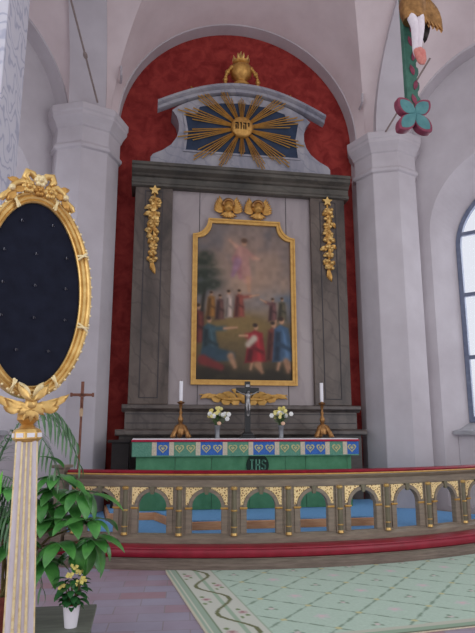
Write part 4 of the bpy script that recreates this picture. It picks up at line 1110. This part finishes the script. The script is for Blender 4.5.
# crest of ribbon and blossoms
TZ_ = OZ + EB + .06
cre = bpy.data.objects.new('crest', None); COL.objects.link(cre); cre.parent = hb; cre.scale = (.8, 1, .8); cre.location = (0, 0, TZ_ * .2)
def blossom(x, y, z, r, mat, name='blossom'):
    mb = MB()
    for j in range(6):
        a = 2 * PI * j / 6; mb.ball((x + r * .62 * math.cos(a), y, z + r * .62 * math.sin(a)), (r * .48, r * .35, r * .48), 8, 6)
    mb.ball((x, y - r * .25, z), r * .4, 8, 6); mb.build(name, mat, cre, smooth=60)
blossom(.0, -.06, TZ_ + .075, .045, 'pale_gold', 'rosette'); blossom(-.075, -.05, TZ_ + .02, .05, 'gold'); blossom(.075, -.05, TZ_ + .005, .05, 'gold'); blossom(.0, -.05, TZ_ + .005, .04, 'old_gold')
for s in (-1, 1):
    mb = MB()
    pth = [(0, -.03, TZ_ + .07), (s * .05, -.04, TZ_ + .125), (s * .085, -.04, TZ_ + .13), (s * .10, -.04, TZ_ + .09), (s * .07, -.045, TZ_ + .06)]
    mb.tube(pth, [.018, .026, .03, .026, .015], 8); mb.build('bow_loop', 'gold', cre, smooth=60)
    mb = MB(); pth = [(s * .07, -.03, TZ_ + .04), (s * .12, -.045, TZ_ + .05), (s * .17, -.04, TZ_ + .02), (s * .20, -.03, TZ_ - .035), (s * .235, -.035, TZ_ - .075), (s * .25, -.03, TZ_ - .10)]
    mb.tube(pth, [.018, .026, .024, .02, .026, .018], 8); mb.build('ribbon_tail', 'gold', cre, smooth=60)
    for k, (x, z, an__) in enumerate(((.10, .0, -20), (.13, .03, 20), (.16, -.04, -50))):
        mb = MB(); a = R_(an__); mb.leaf((s * x, -.05, TZ_ + z), (s * math.cos(a), -.2, math.sin(a)), (0, -1, 0), .09, .045, .5, .2, 4, thick=.008); mb.build('gilded_leaf', 'old_gold', cre, smooth=60)
    mb = MB(); mb.ball((s * .185, -.05, TZ_ - .01), .024, 8, 6); mb.build('bud', 'pale_gold', cre, smooth=60)
# acanthus cup below
bz = OZ - EB - .066
for s in (-1, 1):
    for k, (x, z, an__, L, w, cl) in enumerate(((.01, -.03, -16, .205, .05, 1.0), (.0, -.06, -14, .16, .045, 1.2), (.05, -.05, -40, .10, .04, 1.4), (.0, -.015, 30, .12, .04, .6))):
        a = R_(an__); mb = MB(); mb.leaf((s * x, -.05 - .008 * k, bz + z), (s * math.cos(a), -.08, math.sin(a)), (0, -1, 0), L, w, -.05, .2, 9, thick=.012, lobes=4, curl=s * cl); mb.build('acanthus_leaf', 'gold', hb, smooth=60)
mb = MB()
for k in range(7):
    a = R_(-90 + 26 * (k - 3)); mb.leaf((0, -.055, bz - .035), (math.cos(a), -.25, math.sin(a)), (0, -1, 0), .085, .03, .4, .3, 5, thick=.008)
mb.ball((0, -.05, bz - .03), (.035, .025, .035), 10, 8); mb.build('shell', 'gold', hb, smooth=60)
for s in (-1, 1):
    mb = MB(); mb.leaf((s * .01, -.05, bz - .01), (s * .5, -.2, .9), (0, -1, 0), .11, .05, .5, .2, 5, thick=.008); mb.build('ribbon_knot', 'pale_gold', hb, smooth=60)

# ------------------------------------------------------------------ plants
def broad_leaf(t, base, d, L, W, mat, droop=.7, fold=.12, up=(0, 0, 1)):
    mb = MB(); mb.leaf(base, d, up, L, W, droop, fold, 8, shape=lambda q: max(0, math.sin(PI * min(1, q ** .8)) ** .8)); o_ = mb.bw('leaf', mat, t, smooth=80)
    so = o_.modifiers.new('thickness', 'SOLIDIFY'); so.thickness = .002; sb_ = o_.modifiers.new('subdivision', 'SUBSURF'); sb_.levels = 1; sb_.render_levels = 1
def pot(t, x, y, r, h, mat):
    mb = MB(); mb.lathe([(r * .72, 0), (r * .96, h * .84), (r * 1.04, h * .85), (r * 1.06, h), (r * .96, h), (r * .92, h * .86)], 28, (x, y, t.location.z)); mb.bw('pot', mat, t, smooth=40)
    mb = MB(); mb.lathe([(r * .9, h * .82), (r * .9, h * .88), (.001, h * .9)], 24, (x, y, t.location.z)); mb.bw('soil', 'soil', t, smooth=60)
r = random.Random(21)
# large-leaved plant
lp = thing('umbrella_plant', 'leafy green potted plant with big drooping glossy leaves, right of the gilt post', 'plant', (-2.66, 5.02, 0))
pot(lp, -2.66, 5.02, .13, .30, 'terracotta')
tips = [((-2.16, 4.5, 1.02), 8), ((-2.30, 4.5, .92), 8), ((-2.45, 4.55, 1.0), 7), ((-2.26, 4.55, 1.12), 8), ((-2.72, 4.6, .85), 7), ((-2.25, 4.45, 1.22), 7), ((-2.08, 4.40, 1.12), 7), ((-1.98, 4.30, .93), 6), ((-1.96, 4.35, .80), 8), ((-2.13, 4.35, .93), 6), ((-2.20, 4.35, .78), 7), ((-2.36, 4.5, 1.05), 7), ((-2.55, 4.4, 1.15), 7), ((-2.62, 4.45, .95), 7), ((-2.05, 4.5, .70), 6), ((-2.50, 4.5, .78), 7), ((-2.30, 4.4, .66), 6)]
for (p, n_) in tips:
    p = Vector(p); mb = MB(); b = Vector((-2.66 + r.uniform(-.04, .04), 5.02, .27)); m2 = b.lerp(p, .5) + Vector((0, .02, .16))
    mb.tube([b, b.lerp(m2, .6) + Vector((0, 0, .06)), m2, p], [.012, .011, .009, .005], 6); mb.bw('stem', 'stem', lp, smooth=60)
    a0 = r.uniform(0, 2 * PI)
    for k in range(n_):
        a = a0 + 2 * PI * k / n_; L = r.uniform(.17, .27)
        d = Vector((math.cos(a), math.sin(a) * .9 - .12, r.uniform(-.35, .35)))
        broad_leaf(lp, p, d, L, L * r.uniform(.44, .54), 'leaf', r.uniform(.6, 1.3))
# the three big leaves that reach out to the right
for b, d, L in (((-2.02, 4.3, 1.10), (1, -.2, .12), .30), ((-2.06, 4.35, 1.13), (.7, -.4, -.5), .24), ((-1.96, 4.3, .82), (.9, -.3, .1), .26), ((-1.97, 4.3, .81), (.55, -.2, -.6), .28), ((-1.99, 4.3, .81), (.25, -.2, -.9), .28), ((-2.02, 4.3, .81), (-.2, -.3, -.8), .26), ((-2.2, 4.4, 1.28), (-.4, -.3, .6), .24), ((-2.22, 4.4, 1.2), (.8, -.5, .1), .26)):
    broad_leaf(lp, b, d, L, L * .46, 'leaf', .9)
# palm
pm = thing('parlour_palm', 'feathery palm with thin arching fronds behind the gilt post', 'plant', (-2.96, 4.80, 0))
pot(pm, -2.96, 4.80, .14, .30, 'terracotta')
for tip, hgt in (((-2.10, 4.5, 1.30), 1.62), ((-2.22, 4.35, 1.22), 1.50), ((-2.16, 4.75, 1.46), 1.62), ((-2.40, 4.2, .60), 1.15), ((-2.30, 4.35, .50), 1.0), ((-2.95, 4.5, 1.4), 1.6), ((-2.8, 4.3, 1.1), 1.45), ((-2.36, 4.3, .78), 1.2)):
    b = Vector((-2.96, 4.80, .28)); tp = Vector(tip); md = b.lerp(tp, .45); md.z = hgt
    pts = []
    for k in range(15):
        q = k / 14; pts.append(b * (1 - q) ** 2 + (md * 2 - (b + tp) * .5) * 2 * q * (1 - q) + tp * q * q)
    mb = MB(); mb.tube(pts, [.006 - .0045 * k / 14 for k in range(15)], 5)
    for k in range(5, 15):
        d = (pts[min(k + 1, 14)] - pts[k - 1]).normalized(); sd = d.cross(Vector((0, 0, 1))).normalized()
        for s in (-1, 1):
            for h_ in (0, .5):
                pp = pts[k].lerp(pts[k - 1], h_)
                mb.leaf(pp, d * .75 + sd * s * .8 + Vector((0, 0, -.1)), (0, 0, 1), .27 * math.sin(PI * (.18 + .75 * (k - 5) / 10)), .016, .9, .1, 5)
    mb.bw('frond', 'palm', pm, smooth=60)
# strap-leaved plant at the far left
sl = thing('strap_leaf_plant', 'bright green upright broad leaves at the left edge behind the gilt post', 'plant', (-2.80, 4.30, 0))
pot(sl, -2.80, 4.30, .14, .50, 'terracotta')
for x, y, d, L in ((-2.75, 4.3, (.12, -.1, 1), 1.08), (-2.72, 4.25, (.10, 0, .9), .98), (-2.88, 4.3, (-.05, -.1, 1), 1.02), (-2.92, 4.35, (-.3, 0, .9), .9), (-2.76, 4.3, (.22, -.2, .8), .85), (-2.86, 4.2, (.1, -.4, .9), .8)):
    broad_leaf(sl, (x, y, .45), d, L, .10, 'leaf_hi', .5, .2, (.3, -1, 0))
# low painted board with the small pot
st2 = thing('plant_stand', 'low grey-green wooden stand on the floor under the small white pot', 'stand', (-2.19, 4.48, 0))
MB().box(-2.46, -1.95, 4.17, 4.80, .215, .25).bw('stand_top', 'plinth_paint', st2, bevel=.006)
for x in (-2.42, -2.03):
    for y in (4.21, 4.71): MB().box(x, x + .05, y, y + .05, 0, .215).bw('leg', 'plinth_paint', st2)
kp = thing('kalanchoe', 'small plant with yellow blossoms in a white pot on the low stand', 'plant', (-2.085, 4.30, .25))
mb = MB(); mb.lathe([(.041, 0), (.058, .135), (.060, .142), (.054, .142), (.05, .12), (.001, .118)], 28); mb.build('pot', 'pot_white', kp, smooth=40)
mb = MB(); mb.lathe([(.0545, .125), (.0575, .146), (.053, .15), (.05, .13)], 28); mb.build('inner_pot', 'terracotta', kp, smooth=40)
mb = MB()
for k in range(9): mb.tube([(0, 0, .11), (.03 * math.cos(k * 2.4), .03 * math.sin(k * 2.4), .2), (.055 * math.cos(k * 2.4), .055 * math.sin(k * 2.4), .27)], .005, 5)
mb.build('stems', 'stem', kp)
for k in range(60):
    a = k * 2.4; z = .14 + .17 * (k / 60); q = .02 + .045 * r.random(); L = r.uniform(.06, .10)
    mb = MB(); mb.leaf((q * math.cos(a), q * math.sin(a), z), (math.cos(a), math.sin(a), r.uniform(-.25, .5)), (0, 0, 1), L, L * .62, .8, .1, 5); mb.build('leaf', 'kal_leaf', kp, smooth=80)
for k, (cx, cy, cz_) in enumerate(((-.02, -.05, .335), (.05, -.06, .29), (.04, -.02, .35), (-.06, -.06, .27), (.01, -.04, .385), (.075, -.03, .30))):
    for j in range(7):
        x, y, z = cx + r.uniform(-.022, .022), cy + r.uniform(-.02, .02), cz_ + r.uniform(-.014, .014)
        mb = MB()
        for i in range(4):
            a = PI / 2 * i + .4; mb.ball((x + .006 * math.cos(a), y, z + .006 * math.sin(a)), (.006, .004, .006), 6, 4)
        mb.build('blossom', 'yellow_petal', kp, smooth=60)
